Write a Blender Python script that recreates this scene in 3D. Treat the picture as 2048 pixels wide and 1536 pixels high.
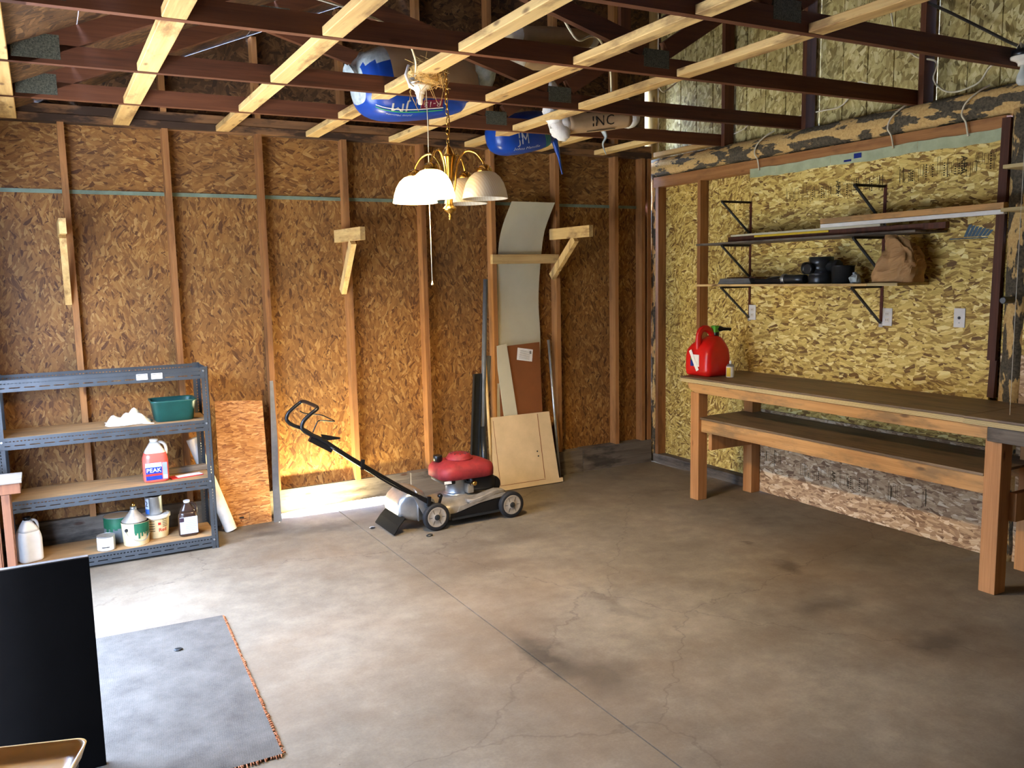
import bpy, bmesh, math, random
from mathutils import Vector, Matrix
for o in list(bpy.data.objects): bpy.data.objects.remove(o)
scene = bpy.context.scene
COL = scene.collection
R = random.Random(7)
PI = math.pi

# ------------------------------------------------------------------ camera
cam_d = bpy.data.cameras.new('camera'); cam = bpy.data.objects.new('camera', cam_d); COL.objects.link(cam)
cam_d.sensor_width = 36.0; cam_d.lens = 1684.8 / 2048 * 36; cam_d.clip_start = 0.05
_yaw, _pit, _rol = 0.5049, -0.1254, -0.0203
_f = Vector((math.sin(_yaw)*math.cos(_pit), math.cos(_yaw)*math.cos(_pit), math.sin(_pit)))
_r = Vector((math.cos(_yaw), -math.sin(_yaw), 0)); _u = _r.cross(_f)
_r2 = _r*math.cos(_rol) + _u*math.sin(_rol); _u2 = _u*math.cos(_rol) - _r*math.sin(_rol)
M = Matrix((_r2, _u2, -_f)).transposed().to_4x4(); M.translation = Vector((-4.863, -6.103, 1.7175))
cam.matrix_world = M
scene.camera = cam

# ------------------------------------------------------------------ world, sun, exposure
w = bpy.data.worlds.new('sky'); scene.world = w; w.use_nodes = True
bg = w.node_tree.nodes['Background']; bg.inputs[0].default_value = (0.48, 0.64, 1.0, 1); bg.inputs[1].default_value = 74.0
sd = bpy.data.lights.new('sun', 'SUN'); sd.energy = 100; sd.angle = 0.01; sd.color = (1, 0.93, 0.8)
sun = bpy.data.objects.new('sun', sd); COL.objects.link(sun)
sun.rotation_euler = Vector((-0.22, -1.0, -0.34)).to_track_quat('-Z', 'Y').to_euler(); sun.location = (2, 8, 6)
def portal(name, loc, rot, sx, sy):
    l = bpy.data.lights.new(name, 'AREA'); l.shape = 'RECTANGLE'; l.size = sx; l.size_y = sy; l.cycles.is_portal = True
    o = bpy.data.objects.new(name, l); COL.objects.link(o); o.location = loc; o.rotation_euler = rot
DOOR_Y0, DOOR_Y1, DOOR_Z = -3.1, -.72, 2.35
portal('door_daylight', (-5.27, (DOOR_Y0+DOOR_Y1)/2, DOOR_Z/2), (0, -PI/2, 0), DOOR_Z, DOOR_Y1-DOOR_Y0)
# added area light on the floor, standing in for sunlight entering under the back wall
gl = bpy.data.lights.new('gap_sun_stand_in', 'AREA'); gl.shape = 'RECTANGLE'; gl.size = .5; gl.size_y = .045; gl.energy = 48; gl.color = (1, .86, .48)
go = bpy.data.objects.new('gap_sun_stand_in', gl); COL.objects.link(go); go.location = (-3.15, -.085, .010)
go.rotation_euler = (PI+.06, 0, 0)      # long side along the wall, facing up into the room
vs = scene.view_settings; vs.view_transform = 'Standard'; vs.look = 'None'; vs.exposure = 0.0; vs.gamma = 1.0; vs.use_curve_mapping = False

# ------------------------------------------------------------------ mesh helpers
class MB:
    def __init__(s): s.v = []; s.f = []; s.sm = []; s.mi = []
    def add(s, vs, fs, smooth=False, mi=0):
        b = len(s.v); s.v += [tuple(p) for p in vs]
        for f in fs: s.f.append(tuple(i+b for i in f)); s.sm.append(smooth); s.mi.append(mi)
        return s
    def box(s, x0, x1, y0, y1, z0, z1, mi=0):
        v = [(x0,y0,z0),(x1,y0,z0),(x1,y1,z0),(x0,y1,z0),(x0,y0,z1),(x1,y0,z1),(x1,y1,z1),(x0,y1,z1)]
        return s.add(v, [(0,3,2,1),(4,5,6,7),(0,1,5,4),(1,2,6,5),(2,3,7,6),(3,0,4,7)], False, mi)
    def bar(s, p0, p1, w, h, up=(0,0,1), mi=0):
        p0 = Vector(p0); p1 = Vector(p1); d = (p1-p0).normalized(); up = Vector(up)
        a = d.cross(up)
        if a.length < 1e-5: a = d.cross(Vector((1,0,0)))
        a.normalize(); b = a.cross(d).normalized()
        v = []
        for p in (p0, p1):
            for i, j in ((-1,-1),(1,-1),(1,1),(-1,1)): v.append(p + a*(w/2*i) + b*(h/2*j))
        return s.add(v, [(0,1,2,3),(4,7,6,5),(0,4,5,1),(1,5,6,2),(2,6,7,3),(3,7,4,0)], False, mi)
    def tube(s, pts, r, n=10, caps=True, closed=False, mi=0, flat=1.0):
        pts = [Vector(p) for p in pts]; m = len(pts); rr = r if isinstance(r, (list, tuple)) else [r]*m
        ref = None; v = []
        for i, p in enumerate(pts):
            if closed: t = pts[(i+1) % m] - pts[i-1]
            else: t = pts[min(i+1, m-1)] - pts[max(i-1, 0)]
            t.normalize()
            if ref is None:
                ref = t.cross(Vector((0,0,1)))
                if ref.length < .05: ref = t.cross(Vector((1,0,0)))
            ref = (ref - t*ref.dot(t)).normalized(); b = t.cross(ref)
            for k in range(n):
                a = 2*PI*k/n; v.append(p + (ref*math.cos(a) + b*math.sin(a)*flat)*rr[i])
        f = []
        for i in range(m if closed else m-1):
            j = (i+1) % m
            for k in range(n): f.append((i*n+k, i*n+(k+1) % n, j*n+(k+1) % n, j*n+k))
        if caps and not closed: f.append(tuple(range(n-1, -1, -1))); f.append(tuple((m-1)*n+k for k in range(n)))
        b0 = len(s.f); s.add(v, f, True, mi)
        if caps and not closed: s.sm[-1] = s.sm[-2] = False
        return s
    def lathe(s, prof, n=24, c=(0,0,0), axis='z', mi=0, smooth=True, cap0=True, cap1=True, sx=1, sy=1):
        v = []; c = Vector(c)
        for r, z in prof:
            for k in range(n):
                a = 2*PI*k/n; x, y = r*math.cos(a)*sx, r*math.sin(a)*sy
                v.append(c + Vector({'z': (x,y,z), 'y': (x,z,-y), 'x': (z,x,y)}[axis]))
        f = [(i*n+k, i*n+(k+1) % n, (i+1)*n+(k+1) % n, (i+1)*n+k) for i in range(len(prof)-1) for k in range(n)]
        s.add(v, f, smooth, mi); m = len(prof)
        b = len(s.v)-len(v)
        if cap0 and prof[0][0] > 1e-4: s.f.append(tuple(b+k for k in range(n-1,-1,-1))); s.sm.append(False); s.mi.append(mi)
        if cap1 and prof[-1][0] > 1e-4: s.f.append(tuple(b+(m-1)*n+k for k in range(n))); s.sm.append(False); s.mi.append(mi)
        return s
    def loft(s, loops, cap=True, smooth=True, mi=0):
        n = len(loops[0]); v = [p for l in loops for p in l]
        f = [(i*n+k, i*n+(k+1) % n, (i+1)*n+(k+1) % n, (i+1)*n+k) for i in range(len(loops)-1) for k in range(n)]
        s.add(v, f, smooth, mi)
        b = len(s.v)-len(v)
        if cap:
            s.f.append(tuple(b+k for k in range(n-1,-1,-1))); s.f.append(tuple(b+(len(loops)-1)*n+k for k in range(n))); s.sm += [False]*2; s.mi += [mi]*2
        return s
    def prism(s, poly, d, fr=None, mi=0):
        # poly 2D (x,y) extruded by d along local z of frame fr (4x4)
        fr = fr or Matrix()
        n = len(poly); v = [fr @ Vector((x,y,0)) for x, y in poly] + [fr @ Vector((x,y,d)) for x, y in poly]
        return s.add(v, [tuple(range(n-1,-1,-1)), tuple(range(n,2*n))] + [(k,(k+1) % n,n+(k+1) % n,n+k) for k in range(n)], False, mi)
    def build(s, name, mats, parent=None, bevel=0, seg=2, **kw):
        me = bpy.data.meshes.new(name); me.from_pydata(s.v, [], s.f)
        for m in (mats if isinstance(mats, (list, tuple)) else [mats]): me.materials.append(m)
        me.polygons.foreach_set('use_smooth', s.sm); me.polygons.foreach_set('material_index', s.mi)
        bm = bmesh.new(); bm.from_mesh(me); bmesh.ops.recalc_face_normals(bm, faces=bm.faces)
        if bevel: bmesh.ops.bevel(bm, geom=[e for e in bm.edges if e.is_manifold and e.calc_face_angle(0) > .5], offset=bevel, segments=seg, profile=.6, affect='EDGES')
        bm.to_mesh(me); bm.free(); me.update()
        return link(name, me, parent)
def link(name, me, parent=None):
    o = bpy.data.objects.new(name, me); COL.objects.link(o)
    if parent: o.parent = parent
    return o
def tag(o, label=None, cat=None, group=None, kind=None):
    if label: o['label'] = label
    if cat: o['category'] = cat
    if group: o['group'] = group
    if kind: o['kind'] = kind
    return o
def thing(name, label, cat, loc=(0,0,0), rz=0, group=None, kind=None):
    o = bpy.data.objects.new(name, None); COL.objects.link(o); o.location = loc; o.rotation_euler = (0,0,rz); o.empty_display_size = .05
    return tag(o, label, cat, group, kind)
def box(name, mat, parent, x0, x1, y0, y1, z0, z1, bevel=0):
    return MB().box(x0,x1,y0,y1,z0,z1).build(name, mat, parent, bevel)
def copy_tree(o, parent=None):
    c = o.copy(); COL.objects.link(c); c.parent = parent
    for ch in list(o.children): copy_tree(ch, c)
    return c
def text_mesh(s, size, depth=.0006, align='CENTER'):
    cu = bpy.data.curves.new('lettering', 'FONT'); cu.body = s; cu.size = size; cu.extrude = depth; cu.align_x = align; cu.align_y = 'CENTER'; cu.resolution_u = 2
    o = bpy.data.objects.new('lettering', cu); COL.objects.link(o)
    me = bpy.data.meshes.new_from_object(o); bpy.data.objects.remove(o); bpy.data.curves.remove(cu)
    return me
def add_text(mb, s, size, fr, bend=None, mi=0, sx=1.0):
    me = text_mesh(s, size)
    vs = []
    for v in me.vertices:
        p = Vector((v.co.x*sx, v.co.y, v.co.z))
        vs.append(bend(p) if bend else fr @ p)
    mb.add(vs, [tuple(p.vertices) for p in me.polygons], False, mi); bpy.data.meshes.remove(me)
    return mb
def rrect(hx, hy, r, n=4, cx=0, cy=0):
    pts = []
    for sx, sy, a0 in ((1,1,0),(-1,1,PI/2),(-1,-1,PI),(1,-1,1.5*PI)):
        for k in range(n+1):
            a = a0 + PI/2*k/n; pts.append((cx+sx*(hx-r)+r*math.cos(a), cy+sy*(hy-r)+r*math.sin(a)))
    return pts
def frame(o, ex, ey, ez):
    m = Matrix((Vector(ex), Vector(ey), Vector(ez))).transposed().to_4x4(); m.translation = Vector(o); return m
def smooth_path(pts, k=6):
    pts = [Vector(p) for p in pts]; out = []
    for i in range(len(pts)-1):
        p0 = pts[max(i-1,0)]; p1 = pts[i]; p2 = pts[i+1]; p3 = pts[min(i+2,len(pts)-1)]
        for j in range(k):
            t = j/k; out.append(.5*((2*p1)+(p2-p0)*t+(2*p0-5*p1+4*p2-p3)*t*t+(3*p1-p0-3*p2+p3)*t**3))
    return out+[pts[-1]]

# ------------------------------------------------------------------ materials
def srgb(c):
    return tuple((x/12.92 if x <= .04045 else ((x+.055)/1.055)**2.4) for x in [v/255 for v in c])+(1,)
class NT:
    def __init__(s, name):
        s.m = bpy.data.materials.new(name); s.m.use_nodes = True; s.t = s.m.node_tree; s.b = s.t.nodes['Principled BSDF']
    def n(s, typ, **kw):
        o = s.t.nodes.new(typ)
        for k, v in kw.items():
            if isinstance(k, str) and hasattr(o, k): setattr(o, k, v)
        return o
    def l(s, a, b): s.t.links.new(a, b)
    def inp(s, node, i, v):
        if hasattr(v, 'links') or hasattr(v, 'is_linked'): s.l(v, node.inputs[i])
        else: node.inputs[i].default_value = v
    def math(s, op, a, b=0.0, c=None):
        o = s.n('ShaderNodeMath', operation=op); s.inp(o, 0, a); s.inp(o, 1, b)
        if c is not None: s.inp(o, 2, c)
        return o.outputs[0]
    def mix(s, f, a, b, typ='MIX'):
        o = s.n('ShaderNodeMix'); o.data_type = 'RGBA'; o.blend_type = typ
        s.inp(o, 0, f); s.inp(o, 6, a); s.inp(o, 7, b); return o.outputs[2]
    def ramp(s, f, stops, interp='LINEAR'):
        o = s.n('ShaderNodeValToRGB'); s.l(f, o.inputs[0]); e = o.color_ramp.elements; o.color_ramp.interpolation = interp
        while len(e) < len(stops): e.new(.5)
        for i, (p, c) in enumerate(stops): e[i].position = p; e[i].color = c if len(c) == 4 else tuple(c)+(1,)
        return o.outputs[0]
    def coord(s): return s.n('ShaderNodeTexCoord').outputs['Object']
    def rnd(s): return s.n('ShaderNodeObjectInfo').outputs['Random']
    def mapping(s, v, scale=(1,1,1), rot=(0,0,0), loc=(0,0,0)):
        o = s.n('ShaderNodeMapping'); s.l(v, o.inputs[0]); o.inputs['Scale'].default_value = scale; o.inputs['Rotation'].default_value = rot; o.inputs['Location'].default_value = loc
        return o.outputs[0]
    def vadd(s, a, b, op='ADD'):
        o = s.n('ShaderNodeVectorMath', operation=op); s.inp(o, 0, a); s.inp(o, 1, b); return o.outputs[0]
    def noise(s, v, scale=5, detail=3, rough=.5, out='Fac'):
        o = s.n('ShaderNodeTexNoise'); s.l(v, o.inputs['Vector']); o.inputs['Scale'].default_value = scale; o.inputs['Detail'].default_value = detail; o.inputs['Roughness'].default_value = rough
        return o.outputs[out]
    def vor(s, v, scale=1, feature='F1', out='Color', rand=1.0):
        o = s.n('ShaderNodeTexVoronoi', feature=feature); s.l(v, o.inputs['Vector']); o.inputs['Scale'].default_value = scale; o.inputs['Randomness'].default_value = rand
        return o.outputs[out]
    def sep(s, c):
        o = s.n('ShaderNodeSeparateColor'); s.l(c, o.inputs[0]); return o.outputs
    def bump(s, h, st=.2, d=.01):
        o = s.n('ShaderNodeBump'); o.inputs['Strength'].default_value = st; o.inputs['Distance'].default_value = d; s.l(h, o.inputs['Height']); s.l(o.outputs[0], s.b.inputs['Normal'])
    def fin(s, col=None, rough=.6, metal=0.0, spec=.4):
        if col is not None: s.inp(s.b, 'Base Color', col)
        s.inp(s.b, 'Roughness', rough); s.b.inputs['Metallic'].default_value = metal; s.b.inputs['Specular IOR Level'].default_value = spec
        return s.m
def plain(name, c, rough=.5, metal=0, var=.12, scale=20, spec=.4, bump=0):
    t = NT(name); c = srgb(c); n = t.noise(t.coord(), scale, 4, .6)
    d = tuple(x*(1-var*1.6) for x in c[:3])+(1,); l = tuple(min(1, x*(1+var)) for x in c[:3])+(1,)
    col = t.ramp(n, [(.3, d), (.7, l)])
    if bump: t.bump(n, bump, .004)
    return t.fin(col, rough, metal, spec)
def osb(name, axis, pal, L=.085, W=.016, ang=(0.0, .5), dirt=.25, patch=.11):
    """strand board: patches of flakes, every patch turned by its own angle (mean, spread)"""
    t = NT(name); co = t.coord(); ob = t.n('ShaderNodeObjectInfo')
    off = t.n('ShaderNodeCombineXYZ')
    r = t.math('MULTIPLY', ob.outputs['Random'], 37.0)
    for i in range(3): t.l(r, off.inputs[i])
    flat = [1,1,1]; flat[axis] = 0.0
    p0 = t.vadd(t.mapping(co, tuple(flat)), off.outputs[0])
    wob = t.vadd(t.vadd(t.noise(p0, 34, 2, .5, 'Color'), (.5,.5,.5), 'SUBTRACT'), (.008,.008,.008), 'MULTIPLY')
    p0 = t.vadd(p0, wob)
    hor = {0:1, 1:0, 2:0}[axis]; ax = [0,0,0]; ax[axis] = 1
    layers = []
    for i in range(3):
        q = t.mapping(p0, (1,1,1), (0,0,0), (i*3.13, i*1.71, i*2.37))
        vo = t.n('ShaderNodeTexVoronoi'); t.l(q, vo.inputs['Vector']); vo.inputs['Scale'].default_value = 1/(patch*(1-.16*i))
        rc = t.sep(vo.outputs['Color'])
        lo_ = t.vadd(q, vo.outputs['Position'], 'SUBTRACT')
        rot = t.n('ShaderNodeVectorRotate', rotation_type='AXIS_ANGLE'); t.l(lo_, rot.inputs['Vector']); rot.inputs['Axis'].default_value = ax
        t.l(t.math('MULTIPLY_ADD', t.math('SUBTRACT', rc[0], .5), 2*ang[1], ang[0]), rot.inputs['Angle'])
        q1 = t.vadd(rot.outputs[0], t.vadd(vo.outputs['Color'], (7,7,7), 'MULTIPLY'))
        k = 1+.2*i
        sc = [1/(W*k)]*3; sc[hor] = 1/(L*k); sc[axis] = .001
        v = t.sep(t.vor(t.mapping(q1, tuple(sc)), 1))
        gsc = [150]*3; gsc[hor] = 14; gsc[axis] = .001; g = t.noise(t.mapping(q1, tuple(gsc)), 1, 2, .6)
        layers.append((v, g))
    def shade(v, g):
        f = t.math('ADD', v[0], t.math('MULTIPLY', t.math('SUBTRACT', g, .5), .5))
        return t.ramp(f, [(0, srgb(pal[0])), (.16, srgb(pal[1])), (.5, srgb(pal[2])), (.82, srgb(pal[3])), (1, srgb(pal[4]))])
    col = shade(*layers[0]); h = layers[0][0][1]
    for i in (1, 2):
        m = t.math('GREATER_THAN', layers[i][0][2], .45 if i == 1 else .6)
        col = t.mix(m, col, shade(*layers[i])); h = t.math('MULTIPLY_ADD', m, t.math('SUBTRACT', layers[i][0][1], h), h)
    big = t.noise(co, 1.7, 4, .6)
    col = t.mix(t.math('MULTIPLY', t.ramp(big, [(.42, (0,0,0)), (.72, (1,1,1))]), dirt), col, srgb((70,52,36)), 'MIX')
    t.bump(h, .12, .003)
    return t.fin(col, .62, 0, .3)
def wood(name, axis, lo, hi, var=.25, knots=True, rough=.65, dirt=None, dirt_amt=.5, dirt_th=(.5,.62)):
    t = NT(name); co = t.coord(); ob = t.n('ShaderNodeObjectInfo'); r = t.math('MULTIPLY', ob.outputs['Random'], 23.0)
    off = t.n('ShaderNodeCombineXYZ')
    for i in range(3): t.l(r, off.inputs[i])
    p = t.vadd(co, off.outputs[0])
    sc = [28]*3; sc[axis] = 1.3
    g = t.noise(t.mapping(p, tuple(sc)), 1, 5, .62)
    sc2 = [160]*3; sc2[axis] = 4; g2 = t.noise(t.mapping(p, tuple(sc2)), 1, 2, .5)
    f = t.math('ADD', t.math('MULTIPLY', g, .75), t.math('MULTIPLY', g2, .25))
    f = t.math('ADD', f, t.math('MULTIPLY', t.math('SUBTRACT', ob.outputs['Random'], .5), var))
    col = t.ramp(f, [(.28, srgb(lo)), (.68, srgb(hi))])
    if knots:
        sk = [9]*3; sk[axis] = 3.2; d = t.vor(t.mapping(p, tuple(sk)), 1, 'F1', 'Distance')
        col = t.mix(t.ramp(d, [(.06, (.75,)*3), (.13, (0,0,0))]), col, srgb((72,38,16)))
    if dirt:
        sd_ = [7]*3; sd_[axis] = 2.0
        n = t.noise(t.mapping(p, tuple(sd_)), 1, 5, .65)
        col = t.mix(t.math('MULTIPLY', t.ramp(n, [(dirt_th[0], (0,0,0)), (dirt_th[1], (1,1,1))]), dirt_amt), col, srgb(dirt))
    t.bump(g2, .1, .002)
    return t.fin(col, rough, 0, .3)

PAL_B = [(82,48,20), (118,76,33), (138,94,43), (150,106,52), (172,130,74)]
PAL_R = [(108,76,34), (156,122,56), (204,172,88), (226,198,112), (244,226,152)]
PAL_S = [(120,72,36), (152,96,50), (172,116,62), (188,132,76), (206,152,96)]
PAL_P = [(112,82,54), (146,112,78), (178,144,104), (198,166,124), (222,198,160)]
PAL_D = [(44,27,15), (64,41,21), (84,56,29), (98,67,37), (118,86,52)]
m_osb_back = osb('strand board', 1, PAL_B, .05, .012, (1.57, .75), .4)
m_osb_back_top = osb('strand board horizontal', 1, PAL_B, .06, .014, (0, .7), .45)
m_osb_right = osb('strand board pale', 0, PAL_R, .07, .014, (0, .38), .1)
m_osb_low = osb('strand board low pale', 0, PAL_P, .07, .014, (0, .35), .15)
m_osb_right_in = osb('strand board mixed', 0, PAL_R, .045, .010, (.6, 1.2), .25)
m_osb_sheet = osb('strand board fine', 2, PAL_S, .06, .007, (0, .3), .1)
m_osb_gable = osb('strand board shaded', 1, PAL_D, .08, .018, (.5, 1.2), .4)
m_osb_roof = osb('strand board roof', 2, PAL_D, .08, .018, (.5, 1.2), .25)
m_osb_side = osb('grooved siding board', 0, [(112,96,52),(150,132,76),(180,162,100),(198,182,120),(216,202,146)], .06, .02, (1.3, .7), .2)
LUM = ((176,122,70), (216,168,108)); LUM_R = ((128,82,42), (174,122,70))
m_lum = [wood('framing lumber %s' % 'xyz'[i], i, *LUM_R, dirt=(60,42,28), dirt_amt=.35) for i in range(3)]
m_pale = [wood('pale lumber %s' % 'xyz'[i], i, (176,138,80), (216,182,118), dirt=(104,70,38), dirt_amt=.7, dirt_th=(.52,.64)) for i in range(3)]
m_chord = [wood('dark red lumber %s' % 'xyz'[i], i, (66,36,20), (104,60,34), .2) for i in range(3)]
m_weath = [wood('weathered grey lumber %s' % 'xyz'[i], i, (74,66,56), (122,110,94), .2, True, .8, (38,32,26), .7) for i in range(3)]
m_plate = wood('stained top plate', 0, (92,62,38), (140,98,58), .15, True, .75, (34,24,18), .85, (.46,.56))
m_trim = wood('dark brown trim', 2, (62,34,20), (96,54,32), .1)
m_bench = wood('bench fir', 1, (152,108,60), (196,148,88), .15, dirt=(96,84,60), dirt_amt=.6)
m_leg = wood('bench leg fir', 2, (146,96,52), (188,134,80), .15)
m_benchtop = wood('bench top dark', 1, (92,74,52), (132,108,78), .1, False, .55, (54,42,30), .5)
m_ply = wood('plywood edge', 1, (150,128,82), (206,184,128), .1, False)
def bark(name, axis):
    t = NT(name); p = t.coord(); sc = [16]*3; sc[axis] = 5.5
    n = t.noise(t.mapping(p, tuple(sc)), 1, 4, .55); n2 = t.noise(p, 60, 4, .7)
    base = t.ramp(n2, [(.3, srgb((52,46,36))), (.7, srgb((104,94,74)))])
    col = t.mix(t.ramp(n, [(.49, (0,0,0)), (.52, (1,1,1))]), base, t.ramp(n2, [(.25, srgb((176,136,78))), (.7, srgb((216,182,118)))]))
    t.bump(t.math('ADD', n, t.math('MULTIPLY', n2, .4)), .6, .012)
    return t.fin(col, .8, 0, .2)
m_log_y = bark('peeling log', 1); m_log_z = bark('peeling post', 2)
def concrete():
    t = NT('worn concrete'); p = t.coord()
    a = t.noise(p, 1.1, 6, .62); b = t.noise(p, 7, 6, .7); c = t.noise(p, 90, 3, .6)
    f = t.math('ADD', t.math('MULTIPLY', a, .55), t.math('ADD', t.math('MULTIPLY', b, .33), t.math('MULTIPLY', c, .12)))
    col = t.ramp(f, [(.3, srgb((80,72,60))), (.5, srgb((111,101,85))), (.68, srgb((138,127,108)))])
    brown = t.ramp(t.noise(t.mapping(p, (1,1,1), (0,0,0), (5,2,0)), .7, 4, .6), [(.46, (0,0,0)), (.66, (1,1,1))])
    col = t.mix(t.math('MULTIPLY', brown, .35), col, srgb((104,80,54)))
    wob = t.vadd(t.vadd(t.noise(p, 5, 4, .6, 'Color'), (.5,.5,.5), 'SUBTRACT'), (.28,.28,0), 'MULTIPLY')
    q = t.vadd(p, wob)
    for (x, y, rx, ry, amt) in ((-2.98,-2.95,.12,.34,.75), (-2.86,-3.22,.22,.3,.5), (-1.15,-2.71,.10,.13,.55), (-1.37,-3.78,.2,.16,.55), (-1.46,-3.23,.3,.12,.4), (-1.05,-2.25,.06,.05,.5),
                               (-3.2,-.42,.34,.13,.5), (-3.62,-.33,.2,.1,.45), (-2.3,-1.35,.7,.12,.28), (-2.55,-1.75,.5,.1,.22), (-1.9,-4.6,.5,.4,.35), (-.7,-.9,.3,.12,.3), (-1.7,-.75,.3,.08,.35), (-4.35,-1.05,.05,.02,.5), (-2.35,-2.55,.05,.55,.25)):
        d = t.n('ShaderNodeVectorMath', operation='LENGTH'); t.l(t.mapping(q, (1/rx, 1/ry, 0), (0,0,0), (-x/rx, -y/ry, 0)), d.inputs[0])
        k = t.ramp(d.outputs['Value'], [(.25, (1,1,1)), (1, (0,0,0))])
        col = t.mix(t.math('MULTIPLY', k, amt), col, srgb((52,45,36)))
    spk = t.ramp(t.vor(p, 9, 'F1', 'Distance'), [(.02, (1,1,1)), (.035, (0,0,0))])
    col = t.mix(t.math('MULTIPLY', spk, t.ramp(b, [(.5,(0,0,0)),(.56,(.7,.7,.7))])), col, srgb((60,54,46)))
    crack = t.ramp(t.vor(t.vadd(p, wob), .55, 'DISTANCE_TO_EDGE', 'Distance'), [(.0015, (1,1,1)), (.004, (0,0,0))])
    col = t.mix(t.math('MULTIPLY', crack, .3), col, srgb((58,50,42)))
    t.bump(t.math('ADD', b, t.math('MULTIPLY', c, .5)), .12, .006)
    return t.fin(col, t.math('MULTIPLY_ADD', b, .2, .68), 0, .12)
m_conc = concrete()
def carpet():
    t = NT('grey carpet'); p = t.coord(); n = t.noise(p, 260, 3, .7); b = t.noise(p, 6, 5, .65)
    w_ = t.n('ShaderNodeTexWave'); t.l(t.mapping(p, (1,1,1), (0,0,.12)), w_.inputs[0]); w_.inputs['Scale'].default_value = 38; w_.inputs['Distortion'].default_value = 3
    col = t.ramp(t.math('ADD', t.math('MULTIPLY', b, .6), t.math('MULTIPLY', n, .4)), [(.32, srgb((62,58,52))), (.7, srgb((100,95,86)))])
    t.bump(t.math('ADD', n, t.math('MULTIPLY', w_.outputs['Fac'], .15)), .35, .004)
    return t.fin(col, .95, 0, .1)
m_carpet = carpet()
m_fray = plain('orange frayed edge', (176,112,72), .9, 0, .35, 120)
m_ground = plain('pale gravel', (176,170,160), .9, 0, .15, 6)
m_steel = plain('grey painted steel', (68,71,72), .38, .35, .12, 12)
m_galv = plain('galvanised metal', (176,178,176), .35, .8, .12, 15)
m_zinc = plain('dull green grey strip', (120,136,116), .5, .2, .15, 15)
m_black = plain('black plastic', (14,14,15), .35, 0, .2, 20)
m_blackmat = plain('black board', (13,12,11), .85, 0, .15, 10, .08)
m_abs = plain('dark grey pipe plastic', (34,36,36), .3, 0, .15, 20)
m_greyp = plain('grey conduit plastic', (98,100,98), .45, 0, .12, 18)
m_rubber = plain('black rubber', (22,21,20), .75, 0, .25, 30)
m_rim = plain('dusty grey hub', (140,130,114), .6, 0, .12, 25)
m_red = plain('red plastic', (198,24,18), .32, 0, .08, 8, .5)
m_mred = plain('dusty red engine cover', (132,36,38), .62, 0, .22, 14)
m_deck = plain('dusty deck metal', (146,138,124), .45, .45, .18, 14)
m_brass = plain('polished brass', (206,164,84), .2, 1.0, .08, 10)
m_porc = plain('white porcelain', (232,226,210), .25, 0, .04, 10)
m_white = plain('white plastic', (228,226,218), .4, 0, .05, 10)
m_offw = plain('white laminate', (188,180,150), .4, 0, .05, 4)
m_cream = plain('cream painted wood', (204,178,134), .55, 0, .08, 6)
m_hard = plain('brown hardboard', (122,72,36), .5, 0, .06, 8)
m_kraft = plain('brown kraft paper', (176,134,84), .7, 0, .1, 7, bump=.1)
m_kraft2 = plain('tan insulation paper', (172,142,104), .6, 0, .1, 6)
m_fib = plain('white fibreglass', (232,232,228), .95, 0, .06, 40, .1, .4)
m_blue = plain('blue printed film', (15,62,146), .3, 0, .1, 5, .5)
m_green = plain('green print', (60,160,70), .35, 0, .08, 8)
m_maroon = plain('maroon print', (110,30,56), .4, 0, .08, 8)
m_film = plain('clear wrinkled film', (176,186,182), .25, 0, .25, 18, .6, .5)
m_tub = plain('dark green plastic', (16,66,58), .4, 0, .12, 10)
m_ink = plain('black ink', (40,34,26), .8, 0, .2, 60)
m_paperl = plain('printed paper label', (222,218,206), .6, 0, .05, 30)
m_string = plain('pale string', (206,198,170), .8, 0, .1, 50)
m_straw = plain('dry straw', (196,156,84), .8, 0, .35, 40)
m_cable = plain('cream cable', (214,204,172), .5, 0, .08, 30)
m_cabled = plain('dark cable', (44,38,32), .5, 0, .1, 30)
m_tapeg = plain('grey green paper', (172,178,140), .8, 0, .1, 14)
m_navy = plain('dark blue label', (24,46,120), .4, 0, .15, 20)
m_yellow = plain('yellow paint', (212,178,40), .5, 0, .08, 20)
m_tan = plain('tan tray', (240,212,156), .28, 0, .06, 4, .6)
m_cloth = plain('white cloth', (226,222,208), .9, 0, .05, 20)
m_brownb = plain('dark brown bottle', (52,36,28), .25, 0, .1, 10, .5)
m_dkgreen = plain('green paint', (24,84,56), .45, 0, .2, 18)
m_ivory = plain('ivory pail', (216,198,150), .5, 0, .12, 10)
m_redp = plain('red print', (180,36,30), .5, 0, .05, 20)
m_gusset = plain('dark nail plate', (84,84,68), .55, .1, .5, 160)
m_lightgreen = plain('lime green plastic', (96,176,56), .4, 0, .08, 10)
m_dirtyw = plain('dirty white', (220,214,200), .55, 0, .12, 10)
SHADE_EMIT = 14.0; BULB_W = 3700
def glass_shade(name, lit):
    t = NT(name); p = t.coord()
    w_ = t.n('ShaderNodeTexWave'); t.l(t.mapping(p, (1,1,1), (.4,.3,0)), w_.inputs[0]); w_.inputs['Scale'].default_value = 28; w_.inputs['Distortion'].default_value = .5
    col = t.ramp(w_.outputs['Fac'], [(0, srgb((238,222,188))), (1, srgb((250,240,214)))])
    if not lit: t.b.inputs['Transmission Weight'].default_value = .35
    if lit:
        t.b.inputs['Emission Color'].default_value = (1, .72, .36, 1); t.b.inputs['Emission Strength'].default_value = SHADE_EMIT
    return t.fin(col, .3, 0, .5)

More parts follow.
